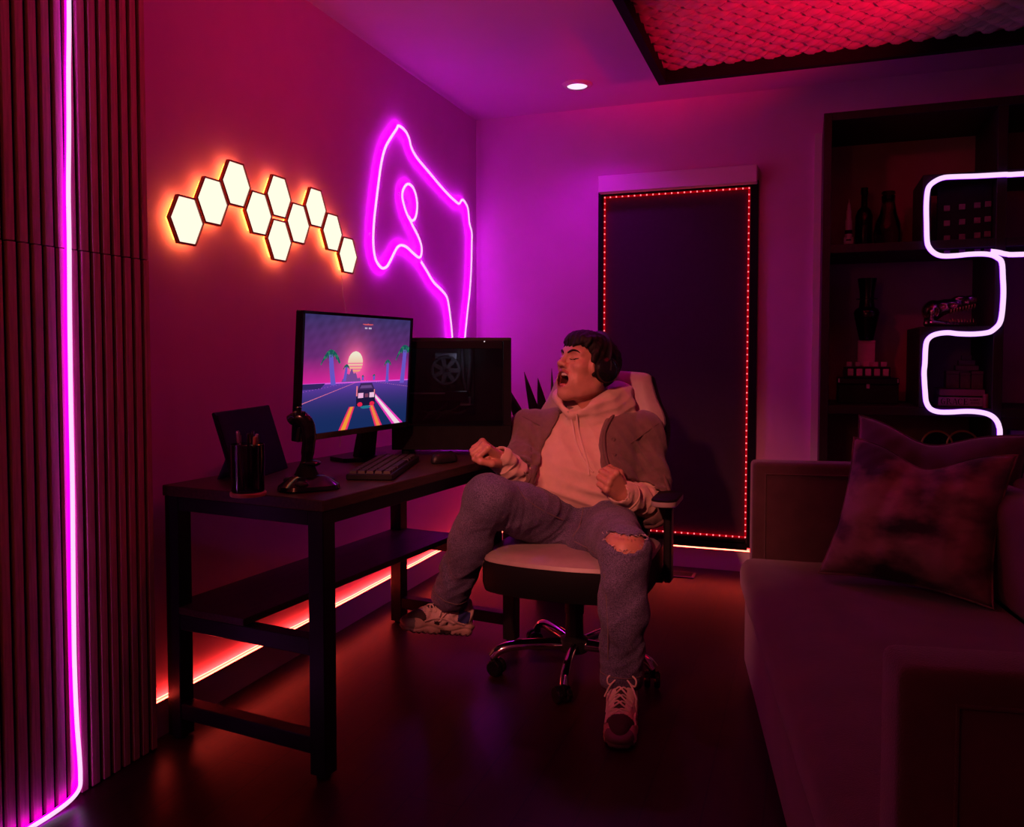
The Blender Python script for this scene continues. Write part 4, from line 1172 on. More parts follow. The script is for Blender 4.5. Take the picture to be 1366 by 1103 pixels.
neon('neon_strip', smoothpath([(p.x, YF-0.004, p.z+0.004) for p in q], 4), (0, -1, 0), 'short violet neon tail branching off along the upper bookcase shelf', 'neon light', m_nb, m_core, w=0.0105, d=0.014)

def lath(name, label, cat, prof, loc, m, n=24, part='body', group=None):
    t = thing(name, label, cat, loc, group=group)
    b = MB(); b.lathe(prof, n); b.build(part, m, t, smooth=True)
    return t
YI = 4.08
m_rw = mat('rocket_white', (0.86, 0.82, 0.85), 0.5)
p = onY(1131.5, 335, YI); hR = onY(1132, 265, YI).z-zs1
rk = thing('model_rocket', 'white model rocket standing at the end of the upper shelf', 'model rocket', (p.x, YI, zs1))
b = MB(); b.lathe([(0.0155, 0.14*hR), (0.0155, 0.36*hR), (0.0150, 0.38*hR), (0.0150, 0.58*hR), (0.011, 0.64*hR), (0.011, 0.76*hR), (0.0075, 0.79*hR), (0.0065, 0.88*hR), (0.002, 0.93*hR), (0.0012, 1.0*hR), (0, 1.0*hR)], 20); b.build('body', m_rw, rk, smooth=True)
b = MB(); b.lathe([(0.0162, 0.33*hR), (0.0162, 0.40*hR)], 20); b.lathe([(0.0162, 0.20*hR), (0.0162, 0.225*hR)], 20); b.build('black_band', M['black'], rk)
for k in range(4):
    a = PI/4+PI/2*k
    b = MB(); b.box((0.021*math.cos(a), 0.021*math.sin(a), 0.17*hR), (0.014, 0.0015, 0.045), (0, 0, a)); b.build('fin', m_rw, rk)
    b = MB(); b.lathe([(0.0055, 0.05*hR), (0.003, 0.13*hR)], 12, (0.008*math.cos(a), 0.008*math.sin(a), 0)); b.build('engine_bell', M['black'], rk, smooth=True)
b = MB(); b.lathe([(0.018, 0.0), (0.018, 0.004), (0.006, 0.008), (0.005, 0.15*hR)], 16); b.build('stand', m_rw, rk, smooth=True)
p = onY(1152, 335, YI+0.06); hB = onY(1150, 250, YI+0.06).z-zs1
t = lath('glass_bottle', 'tall dark bottle with a narrow neck behind the model rocket', 'bottle', [(0.0, 0), (0.034, 0.0), (0.038, 0.01), (0.038, 0.55*hB), (0.030, 0.64*hB), (0.014, 0.70*hB), (0.013, 0.90*hB), (0, 0.90*hB)], (p.x, YI+0.06, zs1), glassmat('brown_glass', (0.30, 0.12, 0.08), 0.05))
b = MB(); b.lathe([(0.015, 0.885*hB), (0.016, 0.90*hB), (0.016, 0.99*hB), (0.0, 1.0*hB)], 16); b.build('stopper', M['black'], t, smooth=True)
p = onY(1184, 335, YI); hD = onY(1182, 255, YI).z-zs1
t = lath('decanter', 'wide crystal decanter on the upper shelf beside the tall bottle', 'decanter', [(0.0, 0.004), (0.040, 0.0), (0.056, 0.012), (0.060, 0.28*hD), (0.052, 0.44*hD), (0.036, 0.62*hD), (0.028, 0.80*hD), (0.029, 0.92*hD), (0.024, 0.92*hD), (0.024, 0.8*hD)], (p.x, YI, zs1), glassmat('crystal', (0.45, 0.33, 0.36), 0.02), 10)
b = MB(); b.lathe([(0.021, 0.86*hD), (0.021, 0.93*hD), (0.030, 0.95*hD), (0.028, 0.99*hD), (0.0, 1.0*hD)], 10); b.build('stopper', glassmat('crystal_stopper', (0.4, 0.3, 0.33), 0.02), t)

# tile board in the upper cubby
x0b, x1b = onY(1250, 300, YF+0.06).x, onY(1332, 300, YF+0.06).x
x1b = min(x1b, xd-0.004)
tbd = thing('tile_board', 'dark board with a grid of small square tiles in the upper cubby', 'board', ((x0b+x1b)/2, YF+0.07, zs1))
b = MB(); b.box((0, 0.006, 0.125), (x1b-x0b, 0.012, 0.246), bev=0.002); b.build('board', M['black'], tbd)
m_tile = mat('tile_glaze', (0.26, 0.14, 0.16), 0.5, var=0.3, scale=30)
for i in range(4):
    for j in range(4):
        pz = onY(1263+20.3*i, (278-2.0*i)+20*j, YF+0.07)
        b = MB(); b.box((min(pz.x, x1b-0.014)-(x0b+x1b)/2, -0.003, pz.z-zs1), (0.023, 0.006, 0.023), bev=0.001); b.build('tile', m_tile, tbd)
# metal dinosaur skull on the inner shelf
ps = onY(1269, 436, 4.0)
sk = thing('dinosaur_skull', 'shiny metal dinosaur skull with open jaws on the inner shelf', 'skull', (ps.x, 4.0, zi+0.0005), R(8))
def skull_part(name, build):
    s = Sculpt(); build(s); sk.scale = (0.92, 0.92, 0.92); o = link(name, s.mesh(name, 0.0030), M['bronze'], sk); return o
def _upper(s):
    s.rope([(-0.085, 0, 0.078), (-0.03, 0, 0.094), (0.03, 0, 0.106), (0.095, 0, 0.122)], [0.046, 0.040, 0.032, 0.022], 0.02)
    s.ell((-0.085, 0, 0.080), (0.028, 0.055, 0.048), 0.015)
    s.ell((0.035, 0, 0.138), (0.030, 0.030, 0.012), 0.012); s.ell((0.085, 0, 0.140), (0.024, 0.018, 0.010), 0.012)
    for q in (1, -1):
        s.ell((-0.050, 0.046*q, 0.098), (0.017, 0.022, 0.014), 0.004, True); s.ell((-0.083, 0.055*q, 0.070), (0.014, 0.024, 0.020), 0.004, True)
        s.ell((-0.008, 0.042*q, 0.102), (0.019, 0.020, 0.011), 0.004, True); s.ell((0.050, 0.032*q, 0.118), (0.014, 0.014, 0.007), 0.004, True)
        s.rope([(-0.096, 0.044*q, 0.074), (-0.098, 0.042*q, 0.045), (-0.094, 0.040*q, 0.024)], [0.015, 0.012, 0.013], 0.008)
    s.ell((0.02, 0, 0.060), (0.12, 0.024, 0.020), 0.006, True)
def _lower(s):
    for q in (1, -1):
        s.rope([(-0.096, 0.040*q, 0.022), (-0.05, 0.040*q, 0.016), (0.02, 0.032*q, 0.0135), (0.092, 0.010*q, 0.016)], [0.017, 0.014, 0.0115, 0.012], 0.006)
skull_part('cranium', _upper); skull_part('lower_jaw', _lower)
b = MB()
for q in (1, -1):
    for i in range(9):
        x = -0.012+0.0132*i; y = 0.036*q*(1-0.045*i); zt_ = 0.073+0.0030*i
        b.tube([(x, y, zt_+0.012), (x-0.001, y, zt_), (x-0.004, y*0.97, zt_-0.013-0.004*math.sin(i*1.3))], [0.0042, 0.0038, 0.0006], 6)
        y = 0.034*q*(1-0.062*i)
        b.tube([(x-0.004, y, 0.018), (x-0.004, y, 0.030), (x-0.006, y, 0.041+0.003*math.sin(i*1.7))], [0.0042, 0.0036, 0.0006], 6)
b.build('teeth', M['bronze'], sk, smooth=True)
# black case, rack of cubes, white cube and the dark vase standing on each other
pc_ = onY(1157, 520, YI); wL = onY(1117, 520, YI).x; wR = onY(1197, 520, YI).x; hC = onY(1150, 503, YI).z-zs2
tk = thing('storage_case', 'black lidded case with a metal latch on the middle shelf', 'case', ((wL+wR)/2, YI+0.02, zs2))
cw_ = wR-wL
b = MB(); b.box((0, 0, hC*0.36), (cw_, 0.16, hC*0.72), bev=0.003); b.build('body', M['black'], tk)
b = MB(); b.box((0, 0, hC*0.86), (cw_+0.004, 0.164, hC*0.26), bev=0.004); b.build('lid', M['gloss'], tk)
b = MB(); b.box((0, -0.083, hC*0.66), (0.016, 0.005, 0.022), bev=0.001); b.build('latch', M['chrome'], tk)
for s in (-1, 1):
    b = MB(); b.box((s*(cw_/2-0.004), -0.080, hC*0.88), (0.008, 0.012, 0.02), bev=0.001); b.build('corner_guard', M['chrome'], tk)
zc = zs2+hC*0.992
rkx = [onY(1133+11.7*i, 490, YI-0.02).x for i in range(5)]
tr = thing('cube_rack', 'black two step rack on top of the lidded case', 'rack', ((rkx[0]+rkx[4])/2, YI-0.02, zc))
hs = onY(1150, 477, YI).z-zc
b = MB(); b.box((0, 0.0, 0.004), (rkx[4]-rkx[0]+0.05, 0.09, 0.007), bev=0.001); b.box((0, 0.022, hs*0.24+0.006), (rkx[4]-rkx[0]+0.05, 0.044, hs*0.46), bev=0.001); b.build('frame', M['black'], tr)
m_cube = mat('pale_blocks', (0.82, 0.62, 0.68), 0.6)
rowd = ['lower step', 'upper step']
for r_ in range(2):
    for i in range(5):
        o = ['end by the wall', 'second from the wall', 'middle', 'second from the upright', 'end by the upright'][i]
        z = zc+0.0078 if r_ == 0 else zc+0.006+hs*0.47+0.0005
        h_ = hs*0.36 if r_ == 0 else hs*0.24
        t = thing('small_block', 'small pale block on the rack, ' + rowd[r_] + ', ' + o, 'block', (rkx[i] + (0.004 if r_ == 0 else 0), YI-0.02-0.030 if r_ == 0 else YI+0.002, z), group='small pale blocks on the rack')
        b = MB(); b.box((0, 0, h_/2), (0.0245, 0.018, h_), bev=0.002); b.build('block', m_cube, t)
zr = zc+0.006+hs*0.47
pq = onY(1155.5, 465, YI+0.03)
zq = zr+0.0005
hq = onY(1155, 454, YI).z-zq
tq = thing('white_cube', 'pale square box under the dark vase on the rack', 'box', (pq.x, YI+0.035, zq))
b = MB(); b.box((0, 0, hq/2), (0.074, 0.04, hq), bev=0.002); b.build('body', m_cube, tq)
b = MB(); b.box((0, 0, hq-0.012), (0.076, 0.042, 0.003)); b.build('lid_line', M['caseback'], tq)
hv = onY(1153, 371, YI).z-(zq+hq)
tv = lath('dark_vase', 'dark waisted vase with a flared mouth on the pale square box', 'vase', [(0.0, 0), (0.030, 0), (0.034, 0.02), (0.052, 0.52*hv*0.7), (0.056, 0.45*hv), (0.050, 0.50*hv), (0.034, 0.54*hv), (0.030, 0.66*hv), (0.033, 0.80*hv), (0.041, 0.985*hv), (0.042, hv), (0.036, hv), (0.028, 0.7*hv), (0.0, 0.6*hv)], (pq.x, YI+0.035, zq+hq+0.0005), M['gloss'])
b = MB(); b.lathe([(0.034, 0.66*hv), (0.046, 0.665*hv), (0.046, 0.675*hv), (0.034, 0.68*hv)], 24); b.build('collar', M['black'], tv, smooth=True)

# books and boxes in the lower cubby
YBk = 3.90
def book(label, xa, xb, z0, z1, m, group='books in the lower cubby'):
    t = thing('book', label, 'book', ((xa+xb)/2, YBk, z0), group=group)
    w_, h_ = xb-xa, z1-z0
    b = MB(); b.box((0, 0.09, 0.0015), (w_, 0.18, 0.003)); b.box((0, 0.09, h_-0.0015), (w_, 0.18, 0.003)); b.box((0, 0.0015, h_/2), (w_, 0.003, h_)); b.build('cover', m, t)
    b = MB(); b.box((0, 0.09, h_/2), (w_-0.008, 0.172, h_-0.0065)); b.build('page_block', M['white'], t)
    return t
xa, xb_ = onY(1252, 530, YBk).x, min(onY(1319, 530, YBk).x, xd-0.006)
zb0 = zs2; zb1 = zb0 + onY(1285, 525, YBk).z-onY(1285, 538.5, YBk).z; zb2 = zb1 + onY(1285, 514.5, YBk).z-onY(1285, 525, YBk).z
bk1 = book('thick pale book lying flat with large dark capital letters on its spine', xa, xb_, zb0+0.0005, zb1, mat('pale_spine', (0.50, 0.36, 0.38), 0.6))
bk2 = book('thinner reddish book lying flat on the thick lettered book', xa+0.004, xb_-0.002, zb1+0.0005, zb2, mat('red_spine', (0.30, 0.10, 0.13), 0.6))
def text(s, size, loc, m, parent, ext=0.0004, rot=(PI/2, 0, 0), sx=1.0, align='LEFT'):
    cu_ = bpy.data.curves.new('lettering', 'FONT'); cu_.body = s; cu_.size = size; cu_.extrude = ext; cu_.align_x = align; cu_.align_y = 'CENTER'
    o = bpy.data.objects.new('lettering', cu_); COL.objects.link(o)
    bpy.context.view_layer.update()
    me = bpy.data.meshes.new_from_object(o.evaluated_get(bpy.context.evaluated_depsgraph_get()))
    bpy.data.objects.remove(o)
    q = link('lettering', me, None, parent); me.materials.clear(); me.materials.append(m)
    q.location = loc; q.rotation_euler = rot; q.scale = (sx, 1, 1)
    return q
w1 = xb_-xa; h1 = zb1-zb0
def serif_word(parent, s, x, z, h, w, m):
    """bold capitals with thick and thin strokes and serifs, built stroke by stroke"""
    G = {'G': ['arcL', ('b', .62, .05, .16, .45), ('b', .50, .42, .38, .06)], 'R': [('b', .12, 0, .18, 1), ('b', .04, 0, .34, .06), ('b', .04, .94, .3, .06), 'bowl', ('d', .45, .48, .85, 0, .18)], 'A': [('d', .50, 1, .16, 0, .07), ('d', .48, 1, .84, 0, .2), ('b', .26, .30, .44, .06), ('b', .02, 0, .28, .05), ('b', .66, 0, .34, .05)],
         'C': ['arcL', ('b', .74, .66, .06, .26)], 'E': [('b', .12, 0, .2, 1), ('b', .04, 0, .8, .06), ('b', .04, .94, .76, .06), ('b', .3, .47, .3, .06), ('b', .76, 0, .06, .26), ('b', .74, .74, .06, .26), ('b', .56, .36, .05, .28)]}
    b = MB()
    def add(pts):
        b.prism([(x+px_*1.0, z+pz_*h) for px_, pz_ in pts], -0.0004, 0.0003, lambda a, c, d: Vector((a, d-0.0004, c)))
    for i, ch_ in enumerate(s):
        x0_ = i*w; sx_ = w*0.98
        for st in G[ch_]:
            if st == 'arcL':
                outer = [(x0_+sx_*(.46+.42*math.cos(a)), .5+.5*math.sin(a)) for a in np.linspace(R(40), R(320), 18)]
                inner = [(x0_+sx_*(.50+.26*math.cos(a)), .5+.45*math.sin(a)) for a in np.linspace(R(320), R(40), 18)]
                for k in range(17):
                    add([outer[k], outer[k+1], inner[16-k], inner[17-k]])
            elif st == 'bowl':
                o = [(x0_+sx_*(.36+.34*math.cos(a)), .73+.27*math.sin(a)) for a in np.linspace(PI/2, -PI/2, 10)]
                n_ = [(x0_+sx_*(.36+.16*math.cos(a)), .73+.22*math.sin(a)) for a in np.linspace(PI/2, -PI/2, 10)]
                for k in range(9): add([o[k], o[k+1], n_[k+1], n_[k]])
                add([(x0_+sx_*.12, .94), (x0_+sx_*.4, .94), (x0_+sx_*.4, 1), (x0_+sx_*.12, 1)]); add([(x0_+sx_*.12, .46), (x0_+sx_*.4, .46), (x0_+sx_*.4, .51), (x0_+sx_*.12, .51)])
            elif st[0] == 'b': _, a_, c_, d_, e_ = st; add([(x0_+sx_*a_, c_), (x0_+sx_*(a_+d_), c_), (x0_+sx_*(a_+d_), c_+e_), (x0_+sx_*a_, c_+e_)])
            else: _, a_, c_, d_, e_, wd = st; add([(x0_+sx_*a_, c_), (x0_+sx_*(a_+wd*.8), c_), (x0_+sx_*(d_+wd), e_), (x0_+sx_*d_, e_)])
    return b.build('lettering', m, parent)
serif_word(bk1, 'GRACE', -w1/2+0.008, h1*0.20, h1*0.60, w1*0.122, M['black'])
text('ROBERT', 0.0135, (w1*0.17, -0.0005, h1*0.66), M['black'], bk1, sx=0.8)
text('EVANS', 0.0135, (w1*0.19, -0.0005, h1*0.36), M['black'], bk1, sx=0.8)
m_wb = mat('small_wood_box', (0.11, 0.05, 0.03), 0.6, var=0.3, scale=50)
for d, xa_, xb__, z0_, z1_ in (('small dark wooden box on the books, beside the upright', 1262, 1280, 0, 20), ('black square tin between the two small wooden boxes', 1281, 1295, 0, 18), ('small dark wooden box on the books, next to the divider', 1296, 1312, 0, 20)):
    a_, c_ = onY(xa_, 500, YBk+0.03).x, onY(xb__, 500, YBk+0.03).x
    t = thing('small_box', d, 'box', ((a_+c_)/2, YBk+0.06, zb2+0.0005), group='small boxes stacked on the books')
    hh = (z1_-z0_)*4.1/1090
    b = MB(); b.box((0, 0, hh*0.4), (c_-a_-0.001, 0.06, hh*0.8), bev=0.0015); b.build('body', m_wb if 'wood' in d else M['black'], t)
    b = MB(); b.box((0, 0, hh*0.9), (c_-a_, 0.062, hh*0.18), bev=0.0015); b.build('lid', m_wb if 'wood' in d else M['gloss'], t)
a_ = onY(1289, 480, YBk+0.06)
t = thing('wooden_pyramid', 'small stepped wooden ornament on top of the small boxes', 'ornament', (a_.x, YBk+0.06, zb2+0.0765))
for k in range(3):
    b = MB(); b.box((0, 0, 0.011+0.022*k), (0.088-0.026*k, 0.05-0.012*k, 0.0215), bev=0.001); b.build('tier', m_wb, t)
a_ = onY(1322, 538, YF+0.05)
t = lath('red_candle', 'short dark red candle at the divider end of the lower cubby', 'candle', [(0.0, 0), (0.011, 0.0), (0.0115, 0.004), (0.0115, 0.055), (0.010, 0.057), (0.0, 0.056)], (min(a_.x, xd-0.014), YF+0.05, zs2+0.0005), mat('red_wax', (0.30, 0.05, 0.08), 0.5), part='wax')
b = MB(); b.tube([(0, 0, 0.055), (0.001, 0, 0.066)], 0.0008, 6); b.build('wick', M['black'], t)
# two gold rimmed round frames on the low shelf
YH = 3.98
for px_, d in ((1250, 'round gold rimmed mirror standing near the cubby upright'), (1284, 'round gold rimmed mirror standing near the divider')):
    a_ = onY(px_, 590, YH); r_ = 16.0*4.1/1090
    zc_ = onY(px_, 575, YH).z-r_
    t = thing('round_mirror', d, 'mirror', (a_.x, YH, zc_-r_-0.004), group='pair of gold rimmed mirrors on the low shelf')
    b = MB(); b.tube([(r_*math.cos(q_), 0, r_+0.004+r_*math.sin(q_)) for q_ in np.linspace(0, 2*PI, 41)[:-1]], 0.0048, 8, closed=True); b.build('rim', M['gold'], t, smooth=True)
    b = MB(); b.lathe([(0, -0.002), (r_-0.002, -0.002), (r_-0.002, 0.002), (0, 0.002)], 40, (0, 0, r_+0.004), Matrix.Rotation(R(90), 3, 'X')); b.build('glass', M['gloss'], t)
    b = MB(); b.box((0, 0.0, 0.0045-(zc_-r_-0.004-zs2-0.0)*0), (0.05, 0.03, 0.009), bev=0.002); b.build('foot', M['gold'], t)
    st = thing('display_stand', 'black block under the mirror ' + ('near the cubby upright' if px_ == 1250 else 'near the divider'), 'stand', (a_.x, YH, 0.42))
    b = MB(); b.box((0, 0, (zc_-r_-0.004-0.42)/2), (0.06, 0.08, zc_-r_-0.004-0.42-0.001), bev=0.003); b.build('block', M['black'], st)
    b = MB(); b.box((0, 0, 0.004), (0.075, 0.095, 0.008), bev=0.002); b.build('plinth', M['black'], st)
a_ = onY(1356, 580, 4.0)
t = thing('lavender_box', 'small lavender box on the shelf beyond the divider', 'box', (a_.x, 4.0, 0.42))
hh = onY(1356, 573, 4.0).z-0.42
b = MB(); b.box((0, 0, hh*0.45), (0.056, 0.06, hh*0.9), bev=0.003); b.build('body', mat('lavender_card', (0.35, 0.22, 0.45), 0.6), t)
b = MB(); b.box((0, 0, hh*0.95), (0.059, 0.063, hh*0.1), bev=0.002); b.build('lid', mat('lavender_lid', (0.38, 0.24, 0.48), 0.6), t)
# ================================================================== the man in the chair
FWH = Vector((-math.sin(YAW), math.cos(YAW), 0)); RTV = Vector((math.cos(YAW), math.sin(YAW), 0)); UPV = Vector((0, 0, 1))
J = dict(
    hipR=at(745, 694, 2.97), hipL=at(806, 697, 2.95), pelvis=at(776, 684, 3.01),
    kneeR=at(651, 664, 2.70), ankR=at(603, 786, 2.86), kneeL=at(834, 737, 2.50), ankL=at(829, 893, 2.49),
    belly=at(776, 640, 3.00), chest=at(779, 592, 3.06), neck=at(789, 546, 3.10),
    shR=at(708, 574, 3.08), shL=at(857, 577, 3.08), elR=at(697, 645, 2.90), wrR=at(668, 612, 2.81),
    elL=at(869, 672, 2.97), wrL=at(832, 660, 2.83))
man = thing('person', 'man laughing in a gaming chair, fists clenched, in grey cardigan, hoodie and ripped jeans', 'person', (J['pelvis'].x, J['pelvis'].y, 0.0))

# ---- head frame
yaw_, pit_ = R(59), R(15)
hf0 = -RTV*math.sin(yaw_) - FWH*math.cos(yaw_)
hf = (hf0*math.cos(pit_) + UPV*math.sin(pit_)).normalized()
hl = UPV.cross(hf0).normalized()
hu = hf.cross(hl).normalized()
hs_, zs_ = 1.07, 0.88
hc = at(784, 488.5, 3.05)
HM = np.array([[*hf], [*hl], [*hu]]).T           # columns: forward, left, up
HC = V3(hc)
def HW(x, y, z): return hc + (hf*x+hl*y+hu*(z*zs_))*hs_
def toH(P):
    q = ((P-HC)@HM)/hs_
    return q*np.array([1, 1, 1/zs_])

def mouth_pt(a, grow=1.0):
    yy = 0.0385*grow*math.cos(a)*(1-0.10*math.sin(a)); sz = math.sin(a)
    zz = -0.0740+(0.0370 if sz < 0 else 0.0250)*grow*sz
    return (0.1000-16.5*yy*yy-0.26*max(0, -(zz+0.0740)), yy, zz)
def head_into(s):
    def e(c, r, k=0.012, cut=False): s.ell(HW(*c), [r[0]*hs_, r[1]*hs_, r[2]*hs_*zs_], k*hs_, cut, HM)
    def c(a, b, ra, rb, k=0.012, cut=False): s.cone(HW(*a), HW(*b), ra*hs_, rb*hs_, k*hs_, cut)
    def rp(pts, rs, k=0.01, cut=False): s.rope([HW(*q) for q in pts], [q*hs_ for q in rs], k*hs_, cut)
    e((-0.012, 0, 0.035), (0.098, 0.076, 0.086), 0.01)
    e((0.030, 0, -0.030), (0.062, 0.060, 0.085), 0.03)
    e((0.047, 0, 0.030), (0.050, 0.058, 0.055), 0.03)
    for q in (1, -1):
        rp([(-0.015, 0.058*q, -0.045), (0.000, 0.055*q, -0.085), (0.035, 0.041*q, -0.114), (0.064, 0.014*q, -0.130)], [0.018, 0.020, 0.018, 0.018], 0.03)
        e((0.036, 0.040*q, -0.066), (0.040, 0.022, 0.045), 0.03)
        e((0.062, 0.043*q, -0.020), (0.026, 0.024, 0.026), 0.02)                     # raised cheek
        rp([(0.093, 0.008*q, 0.028), (0.089, 0.025*q, 0.036), (0.074, 0.050*q, 0.031)], [0.006, 0.009, 0.007], 0.014)  # brow
    c((0.030, 0.0, -0.112), (0.068, 0, -0.130), 0.026, 0.018, 0.022)
    e((0.076, 0, -0.131), (0.014, 0.020, 0.013), 0.014)                               # chin
    rp([(0.092, 0, 0.026), (0.101, 0, 0.004), (0.112, 0, -0.018)], [0.0070, 0.0080, 0.0100], 0.012)
    e((0.112, 0, -0.022), (0.0130, 0.0135, 0.0125), 0.008)
    for q in (1, -1):
        e((0.100, 0.0165*q, -0.026), (0.0130, 0.0095, 0.0105), 0.006)
        e((0.107, 0.0080*q, -0.0365), (0.006, 0.0042, 0.0050), 0.003, True)
        e((0.098, 0.031*q, 0.013), (0.013, 0.019, 0.013), 0.012, True)                # eye hollow
        e((0.0790, 0.0325*q, 0.007), (0.0150, 0.0185, 0.0130), 0.004)                 # closed lid
        rp([(0.0965, 0.016*q, 0.0030), (0.0945, 0.025*q, 0.0005), (0.0905, 0.036*q, 0.0010), (0.0790, 0.050*q, 0.0050), (0.064, 0.0580*q, 0.0090)], [0.0016, 0.0022, 0.0022, 0.0018, 0.001], 0.004, True)
        rp([(0.0935, 0.020*q, -0.0090), (0.0900, 0.034*q, -0.0105), (0.080, 0.046*q, -0.006)], [0.0016, 0.0020, 0.0010], 0.008, True)
        rp([(0.102, 0.024*q, -0.026), (0.089, 0.043*q, -0.050), (0.078, 0.050*q, -0.078), (0.076, 0.044*q, -0.100)], [0.0030, 0.0040, 0.0030, 0.0010], 0.014, True)  # laugh line
        e((0.024, 0.073*q, -0.004), (0.020, 0.013, 0.036), 0.006)
        e((0.026, 0.086*q, 0.002), (0.010, 0.007, 0.021), 0.004, True)
    # muzzle swells round the open mouth, lips, then the hollow
    e((0.066, 0, -0.077), (0.034, 0.047, 0.047), 0.022)
    ring = [mouth_pt(2*PI*i/40) for i in range(41)]
    rp(ring, [0.0066-0.0014*(math.sin(2*PI*i/40) > 0) for i in range(41)], 0.006)
    e((0.078, 0, -0.0795), (0.046, 0.0335, 0.0310), 0.004, True)
    return ring

def fist_into(s, w, ax, dorsal, left, sc=1.0, k=0.005):
    """closed hand: w wrist, ax towards the knuckles, dorsal = back of the hand"""
    x = ax.normalized(); z = (dorsal-x*dorsal.dot(x)).normalized(); y = z.cross(x)*(-1 if left else 1)
    def p(a, b, c): return w + (x*a+y*b+z*c)*sc
    tips = []
    for i, (yy, kx, l1, l2, l3, r) in enumerate(((0.031, 0.086, 0.040, 0.026, 0.020, 0.0098), (0.0105, 0.091, 0.044, 0.029, 0.021, 0.0102), (-0.0105, 0.086, 0.041, 0.027, 0.021, 0.0098), (-0.030, 0.077, 0.033, 0.022, 0.018, 0.0088))):
        s.cone(p(0.008, yy*0.55, 0.0), p(kx, yy, 0.010), 0.0165*sc, 0.0115*sc, 0.012*sc)
        a1 = R(-78+4*i); a2 = R(-172+4*i); a3 = R(-250)
        q0 = p(kx, yy, 0.010); s.ell(q0+z*0.001*sc, (0.0118*sc,)*3, 0.004)
        def adv(q, a, l, yb=0.0): return q + (x*math.cos(a)+z*math.sin(a))*(l*sc) + y*(yb*sc)
        q1 = adv(q0, a1, l1, -yy*0.05); q2 = adv(q1, a2, l2, -yy*0.05); q3 = adv(q2, a3, l3*0.8)
        s.cone(q0, q1, r*1.08*sc, r*sc, 0.0035); s.cone(q1, q2, r*1.02*sc, r*0.92*sc, 0.0030); s.cone(q2, q3, r*0.92*sc, r*0.82*sc, 0.0030)
    s.ell(p(0.030, 0.018, -0.020), (0.030*sc, 0.020*sc, 0.018*sc), 0.012, rot=np.array([[*x], [*y], [*z]]).T)
    s.chain([p(0.020, 0.028, -0.014), p(0.050, 0.048, -0.022), p(0.083, 0.040, -0.036), p(0.094, 0.018, -0.043)], [0.0165*sc, 0.0122*sc, 0.0108*sc, 0.0092*sc], 0.005)

# ---- body: one continuous skin surface under the clothes
body = Sculpt()
LAT = (J['shL']-J['shR']).normalized()
tf = LAT.cross(UPV).normalized()
if tf.dot(CAM-J['chest']) < 0: tf = -tf
body.cone(J['pelvis']-LAT*0.07, J['pelvis']+LAT*0.07, 0.105, 0.105, 0.05)
body.cone(J['pelvis'], J['belly'], 0.115, 0.115, 0.05)
body.cone(J['belly'], J['chest'], 0.115, 0.110, 0.05)
body.cone(J['chest']-LAT*0.07, J['chest']+LAT*0.07, 0.10, 0.10, 0.05)
body.cone(J['shR'], J['shL'], 0.052, 0.052, 0.04)
body.chain([J['neck']-UPV*0.02, J['neck']+UPV*0.02, HW(-0.022, 0, -0.070)], [0.070, 0.060, 0.056], 0.03)
body.cone(HW(0.030, 0.0, -0.090), J['neck']+tf*0.035-UPV*0.005, 0.024, 0.026, 0.03)
for sd in 'RL':
    body.chain([J['sh'+sd], J['el'+sd], J['wr'+sd]], [0.050, 0.038, 0.027], 0.02)
    body.chain([J['hip'+sd], J['knee'+sd], J['ank'+sd]], [0.078, 0.055, 0.038], 0.03)
ak = J['ankL']-J['kneeL']; 
body.rope([J['kneeL'].lerp(J['hipL'], 0.22)-FWH*0.004, J['kneeL']-FWH*0.006, J['kneeL']+ak*0.22], [0.068, 0.068, 0.056], 0.03)
RAX = (at(640, 594, 2.755)-J['wrR']); LAX = (at(806, 634, 2.775)-J['wrL'])
fist_into(body, J['wrR'], RAX, UPV*0.9-FWH*0.25+RTV*0.15, False, 1.06)
fist_into(body, J['wrL'], LAX, -FWH*0.85+RTV*0.5-UPV*0.15, True, 1.06)
lip_ring = head_into(body)
me = body.mesh('body', 0.0033)
cH = toH(body.cent)
lr = np.array(lip_ring)
idx = np.zeros(len(cH), int)
sub = np.where((np.abs(cH[:, 0]-0.08) < 0.07) & (np.abs(cH[:, 1]) < 0.06) & (np.abs(cH[:, 2]+0.075) < 0.07))[0]
dm = np.min(np.linalg.norm(cH[sub][:, None]-lr[None], axis=2), 1)
idx[sub[dm < 0.0080]] = 1
qq = cH[sub]; ins = (((qq[:, 0]-0.078)/0.0475)**2+(qq[:, 1]/0.0343)**2+((qq[:, 2]+0.0795)/0.0320)**2 < 1.0)
idx[sub[ins & ((dm > 0.0060) | (qq[:, 0] < 0.075))]] = 2
paint(me, idx)
m_skin = mat('skin', (0.50, 0.26, 0.18), 0.46, var=0.06, scale=40, bump=0.06, bscale=500)
m_skin.node_tree.nodes['Principled BSDF'].inputs['Subsurface Weight'].default_value = 0.06
m_skin.node_tree.nodes['Principled BSDF'].inputs['Subsurface Radius'].default_value = (0.01, 0.004, 0.002)
m_lip = mat('lips', (0.36, 0.10, 0.09), 0.4)
m_mouth = mat('mouth_inside', (0.07, 0.010, 0.010), 0.5)
m_hair = mat('black_hair', (0.008, 0.006, 0.006), 0.6, var=0.5, scale=60, stretch=(2, 2, 0.5), bump=0.5, bscale=160, spec=0.25)
link('body', me, [m_skin, m_lip, m_mouth, m_hair], man, True)
